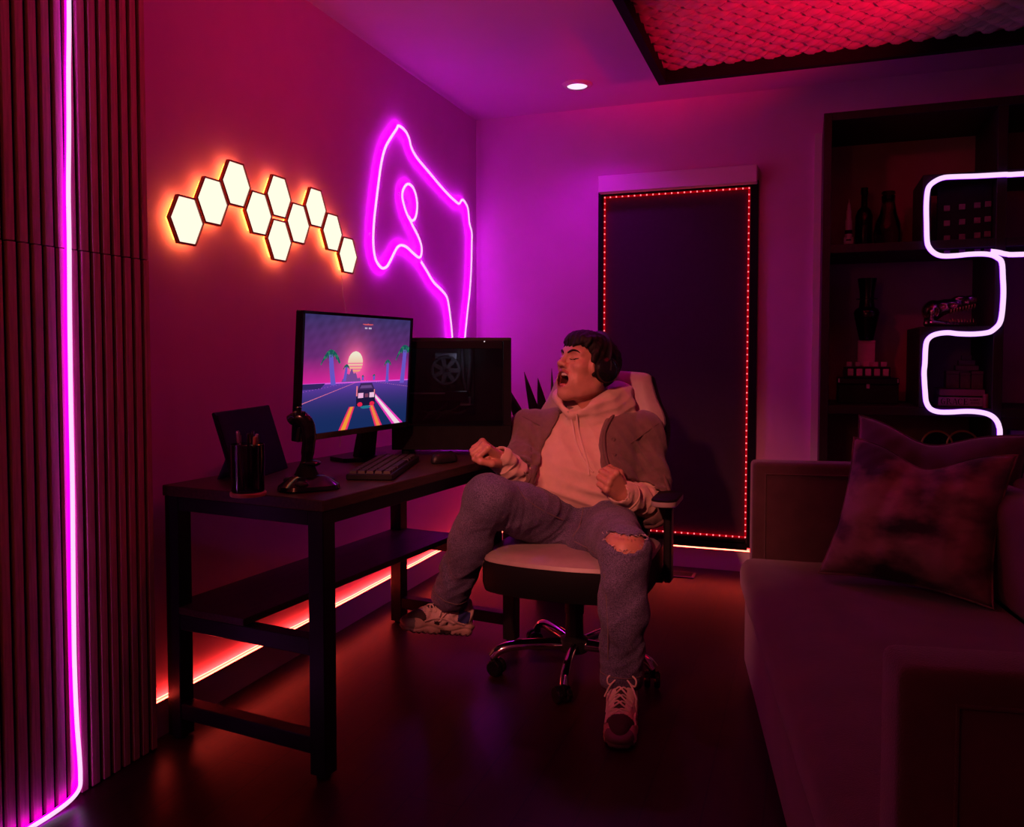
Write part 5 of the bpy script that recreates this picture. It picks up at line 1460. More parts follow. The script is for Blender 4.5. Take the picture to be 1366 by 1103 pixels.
# teeth, tongue, eyebrows, lashes
def arch(name, z, rx_, ry_, x0, n_t, spread, size, colr):
    b = MB()
    for i in range(n_t):
        a = R(-spread+2*spread*i/(n_t-1))
        p = HW(x0+rx_*math.cos(a), ry_*math.sin(a), z)
        rot = Matrix(((hf*math.cos(a)+hl*math.sin(a)), (hl*math.cos(a)-hf*math.sin(a)), hu)).transposed()
        b.box(p, (size[0]*hs_, size[1]*hs_, size[2]*hs_), rot, bev=0.0012)
    b.build(name, mat(name, colr, 0.3), man, smooth=True, world=True)
arch('upper_teeth', -0.0580, 0.034, 0.0300, 0.0570, 10, 66, (0.006, 0.0070, 0.0100), (0.70, 0.60, 0.52))
arch('lower_teeth', -0.1045, 0.033, 0.0260, 0.0475, 9, 62, (0.005, 0.0062, 0.0085), (0.66, 0.56, 0.48))
tg = Sculpt(); tg.ell(HW(0.068, 0, -0.101), [0.026*hs_, 0.0195*hs_, 0.009*hs_], 0.005, rot=HM); tg.ell(HW(0.045, 0, -0.086), [0.022*hs_, 0.019*hs_, 0.014*hs_], 0.01, rot=HM)
link('tongue', tg.mesh('tongue', 0.0028), mat('tongue', (0.50, 0.12, 0.12), 0.35), man, True)
def face_pt(y, z, off): return body.surface(HW(0.16, y, z), -hf, 0.2, off, 241)
for q in (1, -1):
    b = MB()
    yz = [(0.012, 0.0245), (0.022, 0.0315), (0.034, 0.0365), (0.046, 0.0355), (0.056, 0.0290)]
    b.tube(smoothpath([face_pt(y*q, z, 0.0006) for y, z in yz], 3), [0.0028, 0.0034, 0.0040, 0.0044, 0.0044, 0.0044, 0.0042, 0.0040, 0.0036, 0.003, 0.0024, 0.0018, 0.001], 8, flat=0.8)
    b.build('eyebrow', m_hair, man, smooth=True, world=True)
    b = MB()
    yz = [(0.0165, 0.0032), (0.025, 0.0005), (0.036, 0.0010), (0.046, 0.0040), (0.053, 0.0085)]
    b.tube(smoothpath([face_pt(y*q, z, 0.0003) for y, z in yz], 3), [0.0008]+[0.0017]*10+[0.0014, 0.0006], 6)
    b.build('eyelashes', m_hair, man, smooth=True, world=True)
# hair
hr = Sculpt()
def he(c, r, k=0.012, cut=False): hr.ell(HW(*c), [r[0]*hs_, r[1]*hs_, r[2]*hs_*zs_], k*hs_, cut, HM)
he((-0.014, 0, 0.042), (0.108, 0.0835, 0.090))
he((0.020, 0, 0.078), (0.085, 0.074, 0.058), 0.02)
he((-0.045, 0, 0.010), (0.072, 0.078, 0.085), 0.02)
def hairline(P):
    q = toH(P); x, y, z = q[:, 0], np.abs(q[:, 1]), q[:, 2]
    xs = np.array([-0.2, -0.07, -0.025, -0.008, 0.004, 0.026, 0.034, 0.041, 0.052, 0.064, 0.085, 0.12])
    zs = np.array([-0.085, -0.075, -0.050, 0.000, 0.018, -0.040, -0.034, 0.010, 0.040, 0.058, 0.068, 0.070])
    h = np.interp(x, xs, zs)
    return (h + 0.004*np.sin(q[:, 1]*240+x*90) - z)*0.55
hr.func(hairline, HC-0.3, HC+0.3, 'max', 0.006)
rg = np.random.default_rng(3)
for i in range(30):
    y = -0.060+0.120*i/29+0.004*rg.normal()
    zz = 0.066+0.34*y-0.15*max(0, abs(y)-0.03)+0.007*rg.normal()
    xf = 0.090-6.5*y*y
    hr.chain([HW(0.02, y*0.85, 0.122-4*y*y), HW(0.062-4*y*y, y, 0.108-4.5*y*y), HW(xf, y*1.06+0.006, zz+0.006), HW(xf+0.004, y*1.05+0.012, zz-0.012)], [0.009, 0.010, 0.007, 0.0022], 0.008)
for i in range(16):
    for q in (1, -1):
        x = -0.01+0.05*i/15
        hr.cone(HW(x-0.01, 0.070*q, 0.075), HW(x+0.004, 0.0765*q, 0.020-0.045*(x < 0.025)-0.02*rg.random()), 0.010, 0.0035, 0.010)
def strands(P, d):
    q = toH(P)
    return d + 0.0016*np.sin(q[:, 1]*330+26*q[:, 0]+2.5*np.sin(q[:, 2]*60))*np.clip(q[:, 2]*30, 0.2, 1) + 0.0012*np.sin(q[:, 0]*280+q[:, 2]*60)
hr.post = strands
link('hair', hr.mesh('hair', 0.0036), m_hair, man, True)

# ---- headphones
hp = thing('headphones', 'black over-ear headphones worn on the man\'s head', 'headphones', HW(-0.008, 0.09, 0))
hpm = []
arc = [(-0.008-0.010*math.sin(a), 0.098*math.cos(a), 0.020+0.116*math.sin(a)) for a in np.linspace(R(-2), R(182), 25)]
b = MB(); b.tube([HW(*p) for p in arc], 0.0075, 10, flat=2.1); b.build('headband', M['black'], hp, smooth=True, world=True)
for q in (1, -1):
    rot = Matrix((hf*math.cos(R(12))+hu*math.sin(R(12)), hu*math.cos(R(12))-hf*math.sin(R(12)), hl*q)).transposed()
    if rot.determinant() < 0: rot = Matrix((-(hf*math.cos(R(12))+hu*math.sin(R(12))), hu*math.cos(R(12))-hf*math.sin(R(12)), hl*q)).transposed()
    b = MB(); b.lathe([(0.0, 0.004), (0.034, 0.0), (0.046, 0.004), (0.048, 0.012), (0.043, 0.019), (0.0, 0.019)], 28, HW(-0.014, 0.075*q, -0.010), rot); cs = b.build('ear_cushion', M['leatherb'], hp, smooth=True, world=True)
    b = MB(); b.lathe([(0.038, 0.016), (0.047, 0.020), (0.046, 0.031), (0.036, 0.040), (0.020, 0.043), (0.0, 0.0435)], 28, HW(-0.014, 0.075*q, -0.010), rot); b.build('ear_cup', M['gloss'], hp, smooth=True, world=True)
    b = MB(); b.tube([HW(-0.006, 0.103*q, 0.036), HW(-0.012, 0.114*q, 0.014), HW(-0.014, 0.1145*q, -0.010)], 0.005, 8); b.build('yoke', M['black'], hp, smooth=True, world=True)

# ---- cloth folds
def crease(x, w):
    """sharp valleys, rounded crests"""
    return 1-2*np.abs(np.sin(x))**w
def folds(P, o, n, lam, amp, centre=None, rad=0.1, warp=2.0, ws=22, seed=0.0):
    q = P-V3(o); n = V3(n); n = n/np.linalg.norm(n)
    a = crease(PI/lam*(q@n)+warp*wob(P, ws, seed), 0.75)*amp
    if centre is not None:
        c = P-V3(centre); a = a*np.exp(-(c*c).sum(1)/(rad*rad))
    return -a*0.5
# ---- hoodie
def fabric_noise(a1, s1, a2=0.0, s2=60):
    def f(P, d): return d + a1*wob(P, s1, 1.3) + a2*wob(P, s2, 4.0)
    return f
pv, be, cs_, nk = J['pelvis'], J['belly'], J['chest'], J['neck']
ho = Sculpt()
ho.cone(be-LAT*0.065-UPV*0.055, be+LAT*0.065-UPV*0.055, 0.142, 0.142, 0.05)
ho.cone(be-LAT*0.06+UPV*0.03, be+LAT*0.06+UPV*0.03, 0.132, 0.132, 0.05)
ho.cone(cs_-LAT*0.085, cs_+LAT*0.085, 0.122, 0.122, 0.05)
ho.cone(J['shR']+UPV*0.0, J['shL']+UPV*0.0, 0.066, 0.066, 0.04)
ho.cone(nk-LAT*0.05-UPV*0.02, nk+LAT*0.05-UPV*0.02, 0.070, 0.070, 0.03)
# hem band rolled over the waistband of the jeans
hem0 = pv+UPV*0.035+tf*0.02
for sd, sg in (('R', -1), ('L', 1)):
    ho.cone(J['sh'+sd], J['el'+sd], 0.066, 0.060, 0.03)
    ho.cone(J['el'+sd], J['wr'+sd], 0.060, 0.045, 0.02, wr=(0.0045, 85, 0.7 if sd == 'R' else 2.2))
    cuff = (J['wr'+sd]-J['el'+sd]).normalized()
    ho.cone(J['wr'+sd]-cuff*0.022, J['wr'+sd]+cuff*0.016, 0.040, 0.039, 0.005)
    ho.cone(J['wr'+sd]+cuff*0.004, J['wr'+sd]+cuff*0.10, 0.033, 0.036, 0.004, cut=True)
# hood collar standing round the neck, crossing low in front and lying thick behind
ho.rope([at(766, 562, 2.985), at(790, 556, 2.985), at(815, 546, 3.02), at(836, 540, 3.08)], [0.02, 0.030, 0.036, 0.036], 0.03)
ho.rope([at(762, 553, 2.960), at(773, 549, 2.955), at(790, 542, 2.968), at(810, 532, 3.01), at(826, 527, 3.07), at(832, 524, 3.13), at(818, 520, 3.21), at(790, 520, 3.24)], [0.012, 0.016, 0.022, 0.029, 0.034, 0.038, 0.042, 0.044], 0.03)
ho.rope([at(763, 553, 2.960), at(755, 548, 2.963), at(748, 539, 2.985), at(744, 532, 3.03), at(746, 528, 3.10), at(758, 522, 3.20), at(790, 518, 3.24)], [0.012, 0.014, 0.016, 0.019, 0.026, 0.038, 0.044], 0.02)
ho.ell(nk-tf*0.095-UPV*0.04, (0.13, 0.07, 0.08), 0.03)
ho.chain([nk-UPV*0.03+tf*0.02, nk+UPV*0.06, HW(-0.02, 0, -0.06)], [0.060, 0.062, 0.066], 0.008, cut=True)
ho.cone(at(768, 546, 3.0), at(768, 520, 2.96), 0.030, 0.075, 0.008, cut=True)
# sleeve crumples and belly folds
def hoodie_post(P, d):
    q = P-V3(be)
    la = q@V3(LAT); hz = q[:, 2]; fr = q@V3(tf)
    d = d - 0.0085*np.exp(-((hz+0.052+0.12*la+0.02*np.sin(la*14))/0.016)**2)*(fr > 0)*np.exp(-(la/0.17)**2)
    d = d - 0.007*np.exp(-((hz+0.015+0.22*la)/0.013)**2)*(fr > 0)*np.exp(-((la-0.03)/0.12)**2)
    d = d + 0.006*np.exp(-((hz+0.095+0.04*np.sin(la*10))/0.006)**2)*(fr > -0.05)
    d = d + folds(P, J['elL'], J['wrL']-J['elL'], 0.032, 0.008, J['elL'].lerp(J['wrL'], 0.45), 0.10, 1.3, 26, 1.0)
    d = d + folds(P, J['elR'], J['wrR']-J['elR'], 0.034, 0.006, J['elR'].lerp(J['wrR'], 0.6), 0.09, 1.3, 26, 2.0)
    d = d + folds(P, be, UPV*0.9+LAT*0.35, 0.050, 0.009, be+tf*0.13-UPV*0.06, 0.13, 1.1, 12, 0.4)
    d = d + folds(P, be, LAT+UPV*0.5, 0.055, 0.006, cs_+tf*0.12-UPV*0.03, 0.13, 1.0, 10, 1.4)
    hq = P-V3(nk); d = d + np.where(hq[:, 2] > -0.06, folds(P, nk, UPV+tf*0.5, 0.030, 0.006, nk+UPV*0.02, 0.16, 0.8, 14, 3.0), 0)
    return d + 0.002*wob(P, 34, 0.6) + 0.001*wob(P, 75, 2.0)
ho.post = hoodie_post
m_hood = mat('hoodie_fleece', (0.62, 0.47, 0.38), 0.9, var=0.06, scale=30, bump=0.35, bscale=700, sheen=0.2)
link('hoodie', ho.mesh('hoodie', 0.0050), m_hood, man, True)
m_cord = mat('draw_cord', (0.66, 0.52, 0.44), 0.8, bump=0.4, bscale=900)
def on_front(px, py, dep): return at(px, py, dep)
for pts in (((757, 548, 2.945), (763, 562, 2.925), (768, 588, 2.905), (776, 608, 2.90), (785, 622, 2.895), (791, 630, 2.89)), ((769, 552, 2.945), (772, 575, 2.92), (778, 598, 2.905), (784, 618, 2.895), (786, 634, 2.885))):
    b = MB(); b.tube(smoothpath([ho.surface(at(p[0], p[1], 2.70), at(p[0], p[1], 3.1)-at(p[0], p[1], 2.70), 0.4, 0.002, 321) for p in pts], 4), 0.0036, 8); co_ = b.build('draw_cord', m_cord, man, smooth=True, world=True)
# ---- cardigan, open at the front
ca = Sculpt()
ca.cone(be-LAT*0.062-UPV*0.055, be+LAT*0.062-UPV*0.055, 0.158, 0.158, 0.05)
ca.cone(be-LAT*0.06+UPV*0.03, be+LAT*0.06+UPV*0.03, 0.146, 0.146, 0.05)
ca.cone(cs_-LAT*0.085, cs_+LAT*0.085, 0.133, 0.133, 0.05)
ca.cone(J['shR']-UPV*0.003, J['shL']-UPV*0.003, 0.074, 0.074, 0.04)
ca.cone(nk-LAT*0.05-UPV*0.035, nk+LAT*0.05-UPV*0.035, 0.068, 0.068, 0.03)
for sd, ph in (('R', 0.5), ('L', 1.9)):
    fa = J['wr'+sd]-J['el'+sd]
    ca.cone(J['sh'+sd], J['el'+sd], 0.079, 0.081, 0.03, wr=(0.0050, 48, ph))
    ca.cone(J['el'+sd], J['el'+sd]+fa*(0.42 if sd == 'R' else 0.10), 0.078, 0.066 if sd == 'R' else 0.074, 0.02, wr=(0.003, 60, ph+1))
    ca.cone(J['el'+sd]+fa*(0.44 if sd == 'R' else 0.18), J['el'+sd]+fa*1.4, 0.058 if sd == 'R' else 0.066, 0.062, 0.006, cut=True)
CHX = V3(cs_)
LATn, TFn = V3(LAT), V3(tf)
# front edges: (height above the chest joint, offset to his right, offset to his left)
fe_z = np.array([-0.40, -0.19, -0.10, 0.0, 0.06, 0.11, 0.14, 0.20])
def edge_of(px, py, D): q = V3(at(px, py, D))-CHX; return q@LATn, q[2]
eR = [edge_of(702, 668, 2.88), edge_of(712, 645, 2.88), edge_of(722, 612, 2.89), edge_of(735, 580, 2.92), edge_of(748, 552, 2.96), edge_of(752, 540, 2.98), edge_of(752, 510, 3.0)]
eL = [edge_of(812, 668, 2.88), edge_of(808, 645, 2.88), edge_of(800, 612, 2.89), edge_of(799, 585, 2.92), edge_of(808, 556, 2.96), edge_of(822, 541, 2.98), edge_of(822, 510, 3.0)]
def opening(P):
    q = P-CHX
    la, z, fr = q@LATn, q[:, 2], q@TFn
    zr = np.array([e[1] for e in eR]); xr = np.array([e[0] for e in eR]); zl = np.array([e[1] for e in eL]); xl_ = np.array([e[0] for e in eL])
    a = np.interp(z, zr, xr); c = np.interp(z, zl, xl_)
    return np.maximum.reduce([a-la, la-c, 0.02-fr])
ca.func(opening, CHX-0.6, CHX+0.6, 'cut', 0.004)
def neckhole(P):
    q = P-V3(nk+UPV*0.055-tf*0.01); return np.sqrt((q*q).sum(1))-0.085
ca.func(neckhole, V3(nk)-0.3, V3(nk)+0.3, 'cut', 0.006)
def card_post(P, d):
    q = P-CHX
    la, z, fr = q@LATn, q[:, 2], q@TFn
    r = 0.0035*np.sin(la*95+7*np.sin(z*13)+z*22)*np.clip(0.5-z*2.5, 0.2, 1)*(np.abs(la) < 0.2)
    # shoulder and armpit creases
    for (x0, z0, sl, w) in ((0.155, 0.02, 1.1, 0.0062), (-0.15, 0.01, -1.2, 0.0055), (0.125, -0.03, 0.8, 0.005)):
        r += w*np.exp(-(((la-x0)*0.75+(z-z0)*0.6*np.sign(sl))/0.010)**2)*np.exp(-((z-z0)/0.09)**2)*(fr > 0)
    d = d + folds(P, J['shL'], LAT*0.8+UPV*0.5, 0.042, 0.012, J['shL'].lerp(J['elL'], 0.35)-LAT*0.03+tf*0.05, 0.12, 1.0, 14, 0.2)
    d = d + folds(P, J['elL'], J['shL']-J['elL'], 0.036, 0.012, J['elL']+UPV*0.03, 0.085, 1.2, 18, 1.1)
    d = d + folds(P, J['shR'], LAT*0.9-UPV*0.2, 0.040, 0.010, J['shR'].lerp(J['elR'], 0.5)+LAT*0.03, 0.12, 1.0, 14, 2.2)
    d = d + folds(P, J['elR'], J['shR']-J['elR'], 0.034, 0.011, J['elR']+UPV*0.02, 0.08, 1.2, 18, 3.1)
    return d + r + 0.002*wob(P, 30, 2.6)
ca.post = card_post
m_card = mat('cardigan_knit', (0.155, 0.105, 0.095), 0.9, var=0.12, scale=60, bump=0.5, bscale=600, sheen=0.25)
link('cardigan', ca.mesh('cardigan', 0.0050), m_card, man, True)
# ribbed facing along both front edges
def front_band(pts, name):
    b = MB()
    P = smoothpath([ca.surface(at(x, y, 2.70), at(x, y, 3.1)-at(x, y, 2.70), 0.4, 0.0015, 321) for x, y in pts], 4)
    b.tube(P, 0.0085, 8, flat=0.75); b.build(name, m_band, man, smooth=True, world=True)
m_band = mat('cardigan_facing', (0.13, 0.085, 0.08), 0.9, bump=0.5, bscale=700)
front_band([(826, 545), (814, 560), (806, 578), (806, 600), (811, 622), (816, 640), (819, 655)], 'front_facing')
front_band([(747, 548), (741, 566), (731, 588), (722, 606), (714, 626), (707, 648)], 'front_facing')

def sleeve_ring(sculpt, c, axis, name, m, rad, r0=0.13, n=28, lift=0.001, flat=1.0):
    ax = axis.normalized(); u_ = ax.orthogonal().normalized(); v_ = ax.cross(u_)
    pts = []
    for k in range(n):
        a = 2*PI*k/n; dr = u_*math.cos(a)+v_*math.sin(a)
        pts.append(sculpt.surface(c+dr*r0, -dr, r0, lift, 131))
    # even the loop out so that it lies like a sewn band
    for it in range(2): pts = [(pts[k-1]+pts[k]*2+pts[(k+1) % n])/4 for k in range(n)]
    b = MB(); b.tube(pts, rad, 8, closed=True, flat=flat); b.build(name, m, man, smooth=True, world=True)
for sd, t_ in (('R', 0.33), ('L', 0.06)):
    fa = J['wr'+sd]-J['el'+sd]
    sleeve_ring(ca, J['el'+sd]+fa*t_, fa, 'cardigan_cuff', m_band, 0.008)
for sd in 'RL':
    fa = (J['wr'+sd]-J['el'+sd]).normalized()
    sleeve_ring(ho, J['wr'+sd]-fa*0.022, fa, 'hoodie_cuff_seam', m_hood, 0.0042, r0=0.09, lift=-0.001)
    sleeve_ring(ca, J['sh'+sd].lerp(J['el'+sd], 0.10), (J['el'+sd]-J['sh'+sd]).normalized()*0.8+LAT*(0.6 if sd == 'L' else -0.6), 'shoulder_seam', m_band, 0.0028, r0=0.17, lift=0.0)
for x, y in ((818, 586), (819, 606), (823, 628)):
    q = ca.surface(at(x, y, 2.70), at(x, y, 3.1)-at(x, y, 2.70), 0.4, 0.0015, 321)
    nrm_ = (CAM-q).normalized(); rot = nrm_.to_track_quat('Z', 'Y').to_matrix()
    b = MB(); b.lathe([(0.0, 0.0), (0.0065, 0.0), (0.0072, 0.0015), (0.0060, 0.003), (0.0035, 0.0022), (0.0, 0.0022)], 16, q, rot); b.build('button', m_band, man, smooth=True, world=True)

# ---- jeans
je = Sculpt()
je.cone(pv-LAT*0.075, pv+LAT*0.075, 0.128, 0.128, 0.05)
je.cone(pv-LAT*0.07+UPV*0.04, pv+LAT*0.07+UPV*0.04, 0.125, 0.125, 0.04)
for sd, ph in (('R', 0.3), ('L', 1.4)):
    h, kn, an = J['hip'+sd], J['knee'+sd], J['ank'+sd]
    je.cone(h-UPV*0.012, kn, 0.116, 0.077, 0.035, wr=(0.0026, 34, ph))
    sh_ = (an-kn)
    mid = kn+sh_*0.5
    je.cone(kn, mid, 0.076, 0.073, 0.022, wr=(0.0028, 40, ph+1))
    je.cone(mid, an-sh_*0.02, 0.073, 0.064, 0.02, wr=(0.0035, 55, ph+2))
    je.cone(an-sh_*0.05, an+sh_.normalized()*0.022, 0.0655, 0.067, 0.006)
    je.cone(an+sh_.normalized()*0.016, an+sh_.normalized()*0.16, 0.054, 0.056, 0.004, cut=True)
crotch = (J['hipR']+J['hipL'])/2
je.cone(crotch+tf*0.02-UPV*0.025, crotch+tf*0.15-UPV*0.055, 0.095, 0.060, 0.05)
# ripped left knee
rip = at(835, 722, 2.46)
rn = V3((CAM-rip).normalized())
rx = V3(RTV); ru = np.cross(rn, rx)*-1
def ripf(P):
    q = P-V3(rip); x, u, w = q@rx, q@np.array([0, 0, 1.0]), q@V3(-FWH)
    uu = u+0.004-0.9*x*x*4+0.06*x
    e = np.sqrt((x/0.066)**2+(uu/0.023)**2)-1
    return np.maximum(e*0.02+0.0018*np.sin(x*260), np.abs(w)-0.05)
je.func(ripf, V3(rip)-0.11, V3(rip)+0.11, 'cut', 0.002)
def jeans_post(P, d):
    q = P-V3(crotch+tf*0.10)
    la, z, fr = q@LATn, q[:, 2], q@TFn
    r = 0
    for (x0, z0, sl) in ((-0.05, 0.01, 0.9), (-0.09, 0.0, 0.7), (0.05, 0.01, -0.8), (0.10, 0.0, -0.6), (0.0, 0.03, 0.2)):
        r = r + 0.0060*np.exp(-(((z-z0)-sl*(la-x0))/0.009)**2)*np.exp(-((la-x0)/0.07)**2)*np.exp(-(fr/0.12)**2)
    kR = P-V3(J['kneeR']+(J['hipR']-J['kneeR'])*0.22)
    r = r + 0.0065*np.exp(-((kR@V3((J['hipR']-J['kneeR']).normalized())+0.25*kR[:, 2]-0.01)/0.008)**2)*(kR[:, 2] < 0.06)*np.exp(-((kR*kR).sum(1))/0.012)
    for sd, se in (('R', 0.7), ('L', 2.4)):
        kn, an, hp_ = J['knee'+sd], J['ank'+sd], J['hip'+sd]
        d = d + folds(P, an, an-kn+LAT*0.25, 0.038, 0.0065, an+UPV*0.03, 0.09, 2.6, 20, se)
        d = d + folds(P, kn, an-kn+LAT*0.6, 0.075, 0.0050, kn.lerp(an, 0.55), 0.16, 2.2, 11, se+1)
        d = d + folds(P, kn, (hp_-kn).normalized()+(an-kn).normalized()*-0.3, 0.034, 0.010, kn.lerp(hp_, 0.22)-UPV*0.05, 0.075, 1.0, 18, se+2)
        d = d + folds(P, hp_, (kn-hp_).normalized()+UPV*0.5, 0.045, 0.010, hp_+tf*0.06+UPV*0.03, 0.12, 1.2, 14, se+3)
    return d + 0.7*r + 0.0015*wob(P, 38, 3.1) + 0.0009*wob(P, 120, 1.0)
je.post = jeans_post
def denim():
    m = mat('washed_denim', (0.105, 0.098, 0.190), 0.88, var=0.30, scale=9, bump=0.6, bscale=700, sheen=0.1)
    nt = m.node_tree; N, L = nt.nodes, nt.links; b = N['Principled BSDF']
    src = b.inputs['Base Color'].links[0].from_socket
    tc = N.new('ShaderNodeTexCoord'); nz = N.new('ShaderNodeTexNoise'); nz.inputs['Scale'].default_value = 330; nz.inputs['Detail'].default_value = 2
    L.new(tc.outputs['Object'], nz.inputs['Vector'])
    cr = N.new('ShaderNodeValToRGB'); cr.color_ramp.elements[0].position = 0.32; cr.color_ramp.elements[1].position = 0.68
    cr.color_ramp.elements[0].color = (0.35, 0.35, 0.4, 1); cr.color_ramp.elements[1].color = (1.7, 1.65, 1.6, 1)
    mx = N.new('ShaderNodeMix'); mx.data_type = 'RGBA'; mx.blend_type = 'MULTIPLY'; mx.inputs[0].default_value = 1.0
    L.new(nz.outputs['Fac'], cr.inputs['Fac']); L.new(src, mx.inputs[6]); L.new(cr.outputs['Color'], mx.inputs[7]); L.new(mx.outputs[2], b.inputs['Base Color'])
    return m
m_jean = denim()
link('jeans', je.mesh('jeans', 0.0050), m_jean, man, True)
b = MB()
for k in range(26):
    x = -0.066+0.132*k/25
    top = k % 2 == 0
    z = (0.021 if top else -0.025)*math.sqrt(max(0.05, 1-(x/0.068)**2))-0.004+3.6*x*x-0.06*x
    p = at(835, 722, 2.425)+RTV*x+UPV*z+FWH*(0.9*x*x*9)
    b.tube([p, p+UPV*rg.normal(0, 0.003)+RTV*rg.normal(0, 0.004)-FWH*0.004, p+UPV*((-0.010 if top else -0.006)*rg.random())+RTV*rg.normal(0, 0.006)-FWH*0.003], 0.0009, 5)
b.build('frayed_threads', mat('denim_threads', (0.62, 0.52, 0.52), 0.9), man, smooth=True, world=True)
# stitched seams, fly and hems
m_st = mat('denim_stitch', (0.17, 0.13, 0.15), 0.8)
def seam(pts, name='seam', rad=0.0022, D0=2.2, lift=0.0005):
    P = [je.surface(at(x, y, D0), at(x, y, 3.2)-at(x, y, D0), 1.1, lift, 551) for x, y in pts]
    b = MB(); b.tube(smoothpath(P, 3), rad, 6, flat=0.6); return b
b = seam([(778, 676), (776, 690), (772, 704), (764, 716)]); b.build('fly_seam', m_st, man, smooth=True, world=True)
b = seam([(690, 650), (700, 664), (716, 676), (734, 686), (752, 694)]); b.build('seam', m_st, man, smooth=True, world=True)
b = seam([(766, 722), (780, 729), (794, 738), (804, 748)]); b.build('seam', m_st, man, smooth=True, world=True)
b = seam([(671, 690), (662, 715), (650, 740), (638, 765), (628, 788)]); b.build('seam', m_st, man, smooth=True, world=True)
b = seam([(806, 765), (809, 800), (811, 840), (811, 880)]); b.build('seam', m_st, man, smooth=True, world=True)
for sd in 'RL':
    an = J['ank'+sd]; ax = (an-J['knee'+sd]).normalized(); u_ = ax.orthogonal().normalized(); v_ = ax.cross(u_)
    for off in (0.006,):
        pts = []
        for k in range(20):
            a = 2*PI*k/20; dr = u_*math.cos(a)+v_*math.sin(a)
            pts.append(je.surface(an+ax*off+dr*0.11, -dr, 0.11, 0.0006, 111))
        b = MB(); b.tube(pts, 0.002, 6, closed=True); b.build('hem_stitch', m_st, man, smooth=True, world=True)

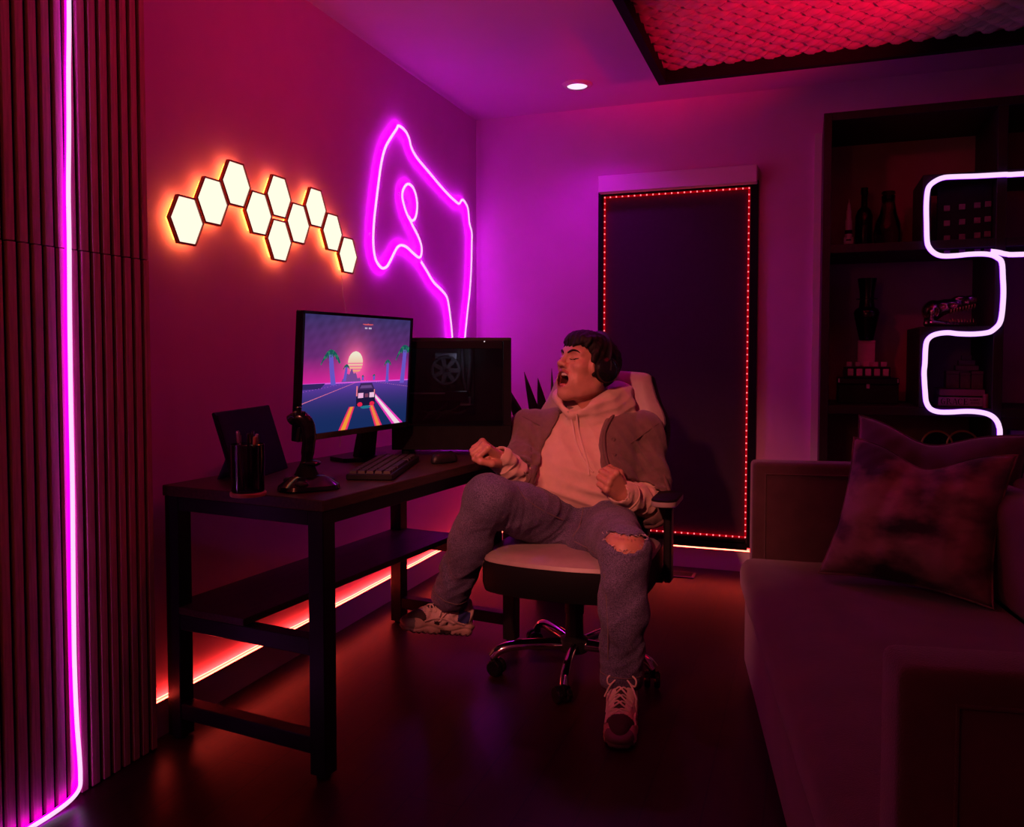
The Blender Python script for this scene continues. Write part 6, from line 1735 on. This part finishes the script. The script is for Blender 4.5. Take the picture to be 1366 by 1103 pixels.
# ---- sneakers
m_up = mat('sneaker_mesh', (0.78, 0.62, 0.58), 0.8, var=0.1, scale=60, bump=0.4, bscale=500)
m_so = mat('sneaker_sole', (0.55, 0.40, 0.35), 0.7, var=0.15, scale=30)
m_dk = mat('sneaker_dark', (0.045, 0.030, 0.035), 0.7)
m_bl = mat('sneaker_blue', (0.035, 0.045, 0.22), 0.7)
m_gr = mat('sneaker_toe_rubber', (0.16, 0.15, 0.17), 0.7)
def sneaker(heel, toe, upn, ank, flip):
    x = (toe-heel); Ls = x.length; x = x.normalized(); z = (upn-x*upn.dot(x)).normalized(); y = z.cross(x)
    k_ = Ls/0.30
    def p(a, b_, c): return heel + (x*a+y*(b_*flip)+z*c)*k_
    FM = np.array([[*x], [*y], [*z]]).T
    up_ = Sculpt()
    up_.chain([p(0.035, 0, 0.055), p(0.10, 0, 0.062), p(0.17, 0.002, 0.050), p(0.225, 0.006, 0.042), p(0.262, 0.008, 0.036)], [0.038*k_, 0.042*k_, 0.040*k_, 0.037*k_, 0.028*k_], 0.02)
    up_.chain([p(0.045, 0, 0.085), p(0.075, 0, 0.105), p(0.120, 0, 0.090), p(0.175, 0, 0.066)], [0.040*k_, 0.040*k_, 0.036*k_, 0.028*k_], 0.02)
    up_.cone(p(0.03, 0, 0.10), p(0.028, 0, 0.122), 0.022*k_, 0.016*k_, 0.02)
    up_.cone(p(0.062, 0, 0.105), ank, 0.032*k_, 0.05, 0.008, cut=True)
    up_.post = lambda P, d: d + 0.0016*np.sin(((P-V3(heel))@V3(x))*150+((P-V3(heel))@V3(z))*110)*(1) + 0.001*wob(P, 90)
    me = up_.mesh('upper', 0.0036)
    q = (up_.cent-V3(heel))@FM/k_; q[:, 1] *= flip
    idx = np.zeros(len(q), int)
    idx[(q[:, 0] > 0.235-0.35*np.abs(q[:, 1]))] = 1
    idx[(q[:, 2] < 0.052) & (q[:, 0] > 0.12) & (q[:, 0] < 0.2) & (np.abs(q[:, 1]) > 0.028) & (np.sin(q[:, 0]*120) > 0.1)] = 1
    idx[(q[:, 0] < 0.085) & (q[:, 0] > 0.030) & (q[:, 2] < 0.100+0.2*(q[:, 0]-0.05)) & (q[:, 2] > 0.052) & (np.abs(q[:, 1]) > 0.022)] = 2
    idx[(q[:, 2] > 0.075) & (q[:, 0] > 0.115) & (q[:, 0] < 0.205) & (np.abs(q[:, 1]) < 0.017)] = 1
    paint(me, idx)
    up = link('sneaker', me, [m_up, m_dk, m_bl], man, True)
    so_ = Sculpt()
    so_.chain([p(0.032, 0, 0.022), p(0.10, 0, 0.020), p(0.18, 0.003, 0.020), p(0.245, 0.007, 0.022), p(0.268, 0.008, 0.026)], [0.045*k_, 0.042*k_, 0.048*k_, 0.046*k_, 0.034*k_], 0.02)
    so_.cone(p(0.0, 0, 0.046), p(0.07, 0, 0.040), 0.022*k_, 0.040*k_, 0.015)
    zz, hh = V3(z), V3(heel)
    so_.func(lambda P: (P-hh)@zz/1.0-0.046*k_-0.010*np.sin(((P-hh)@V3(x))*36)*k_, hh-0.5, hh+0.5, 'max', 0.006)
    so_.func(lambda P: -((P-hh)@zz)+0.0005, hh-0.5, hh+0.5, 'max', 0.004)
    def spost(P, d):
        a = ((P-hh)@V3(x))/k_; c = ((P-hh)@zz)/k_
        return d + 0.004*np.exp(-((c-0.024-0.008*np.sin(a*40))/0.0035)**2) + 0.0035*(np.sin(a*260) > 0.2)*(c < 0.010)
    so_.post = spost
    ms_ = so_.mesh('sole', 0.0036)
    q2 = (so_.cent-hh)@FM/k_
    ix = np.zeros(len(q2), int); ix[(q2[:, 0] > 0.262)] = 1; ix[q2[:, 2] < 0.007] = 2; ix[(q2[:, 2] < 0.020) & (q2[:, 0] > 0.1) & (q2[:, 0] < 0.15)] = 2
    paint(ms_, ix)
    link('sole', ms_, [m_so, m_gr, m_dk], up, True)
    m_lace = mat('shoe_lace', (0.82, 0.68, 0.62), 0.8)
    def on(a, b_, lift=0.0022):
        return up_.surface(p(a, b_*0.55, 0.20), -z*0.9-y*(0.0), 0.22*k_, lift*k_, 221) if abs(b_) < 0.022 else up_.surface(p(a, b_*0.4+(0.075 if b_ > 0 else -0.075), 0.15), (p(a, b_*0.35, 0.055)-p(a, b_*0.4+(0.075 if b_ > 0 else -0.075), 0.15)), 0.2*k_, lift*k_, 221)
    b = MB()
    for k in range(5):
        a = 0.112+0.023*k
        for sg in (1, -1):
            b.tube(smoothpath([on(a, 0.030*sg), on(a+0.004, 0.019*sg, 0.003), on(a+0.010, 0.0, 0.004), on(a+0.016, -0.019*sg, 0.003), on(a+0.020, -0.030*sg)], 3), 0.0027, 6)
    b.build('lace', m_lace, up, smooth=True, world=True)
    t0 = on(0.108, 0, 0.006)
    b = MB()
    for sg in (1, -1):
        sy = y*(sg*flip)
        b.tube(smoothpath([t0, t0+(sy*0.020+z*0.022+x*0.006)*k_, t0+(sy*0.044+z*0.014+x*0.026)*k_, t0+(sy*0.040-z*0.006+x*0.030)*k_, t0+(sy*0.014+z*0.001+x*0.010)*k_, t0], 5), 0.0026, 6)
        b.tube(smoothpath([t0, t0+(sy*0.014+z*0.010+x*0.020)*k_, t0+(sy*0.034-z*0.002+x*0.046)*k_, t0+(sy*0.050-z*0.034+x*0.060)*k_], 4), 0.0026, 6)
    b.build('lace_bow', m_lace, up, smooth=True, world=True)
    for sg in (1, -1):
        b = MB()
        for line in (((0.050, 0.048), (0.095, 0.062), (0.122, 0.085), (0.130, 0.105)), ((0.10, 0.052), (0.145, 0.066), (0.190, 0.062), (0.225, 0.050)), ((0.135, 0.095), (0.150, 0.075), (0.160, 0.055))):
            pts = [up_.surface(p(a, 0.11*sg, h), (p(a, 0, h*0.9)-p(a, 0.11*sg, h)), 0.12*k_, 0.001, 161) for a, h in line]
            b.tube(smoothpath(pts, 4), 0.0058*k_, 8, flat=0.6)
        b.build('overlay', m_up, up, smooth=True, world=True)
    return up
sneaker(onZ(835, 945, 0.0015), onZ(821, 1002, 0.0015), UPV, J['ankL'], 1)
sneaker(at(624, 846, 2.93), at(532, 838, 2.80), UPV+RTV*0.05, J['ankR'], 1)
# socks close the gap between shoe and hem
for a, c in ((J['ankL'], at(832, 925, 2.50)), (J['ankR'], at(600, 815, 2.90))):
    b = MB(); b.tube([a+(a-c)*0.3, a, a.lerp(c, 0.6), c], [0.046, 0.044, 0.042, 0.040], 16)
    b.build('sock', m_dk, man, smooth=True, world=True)
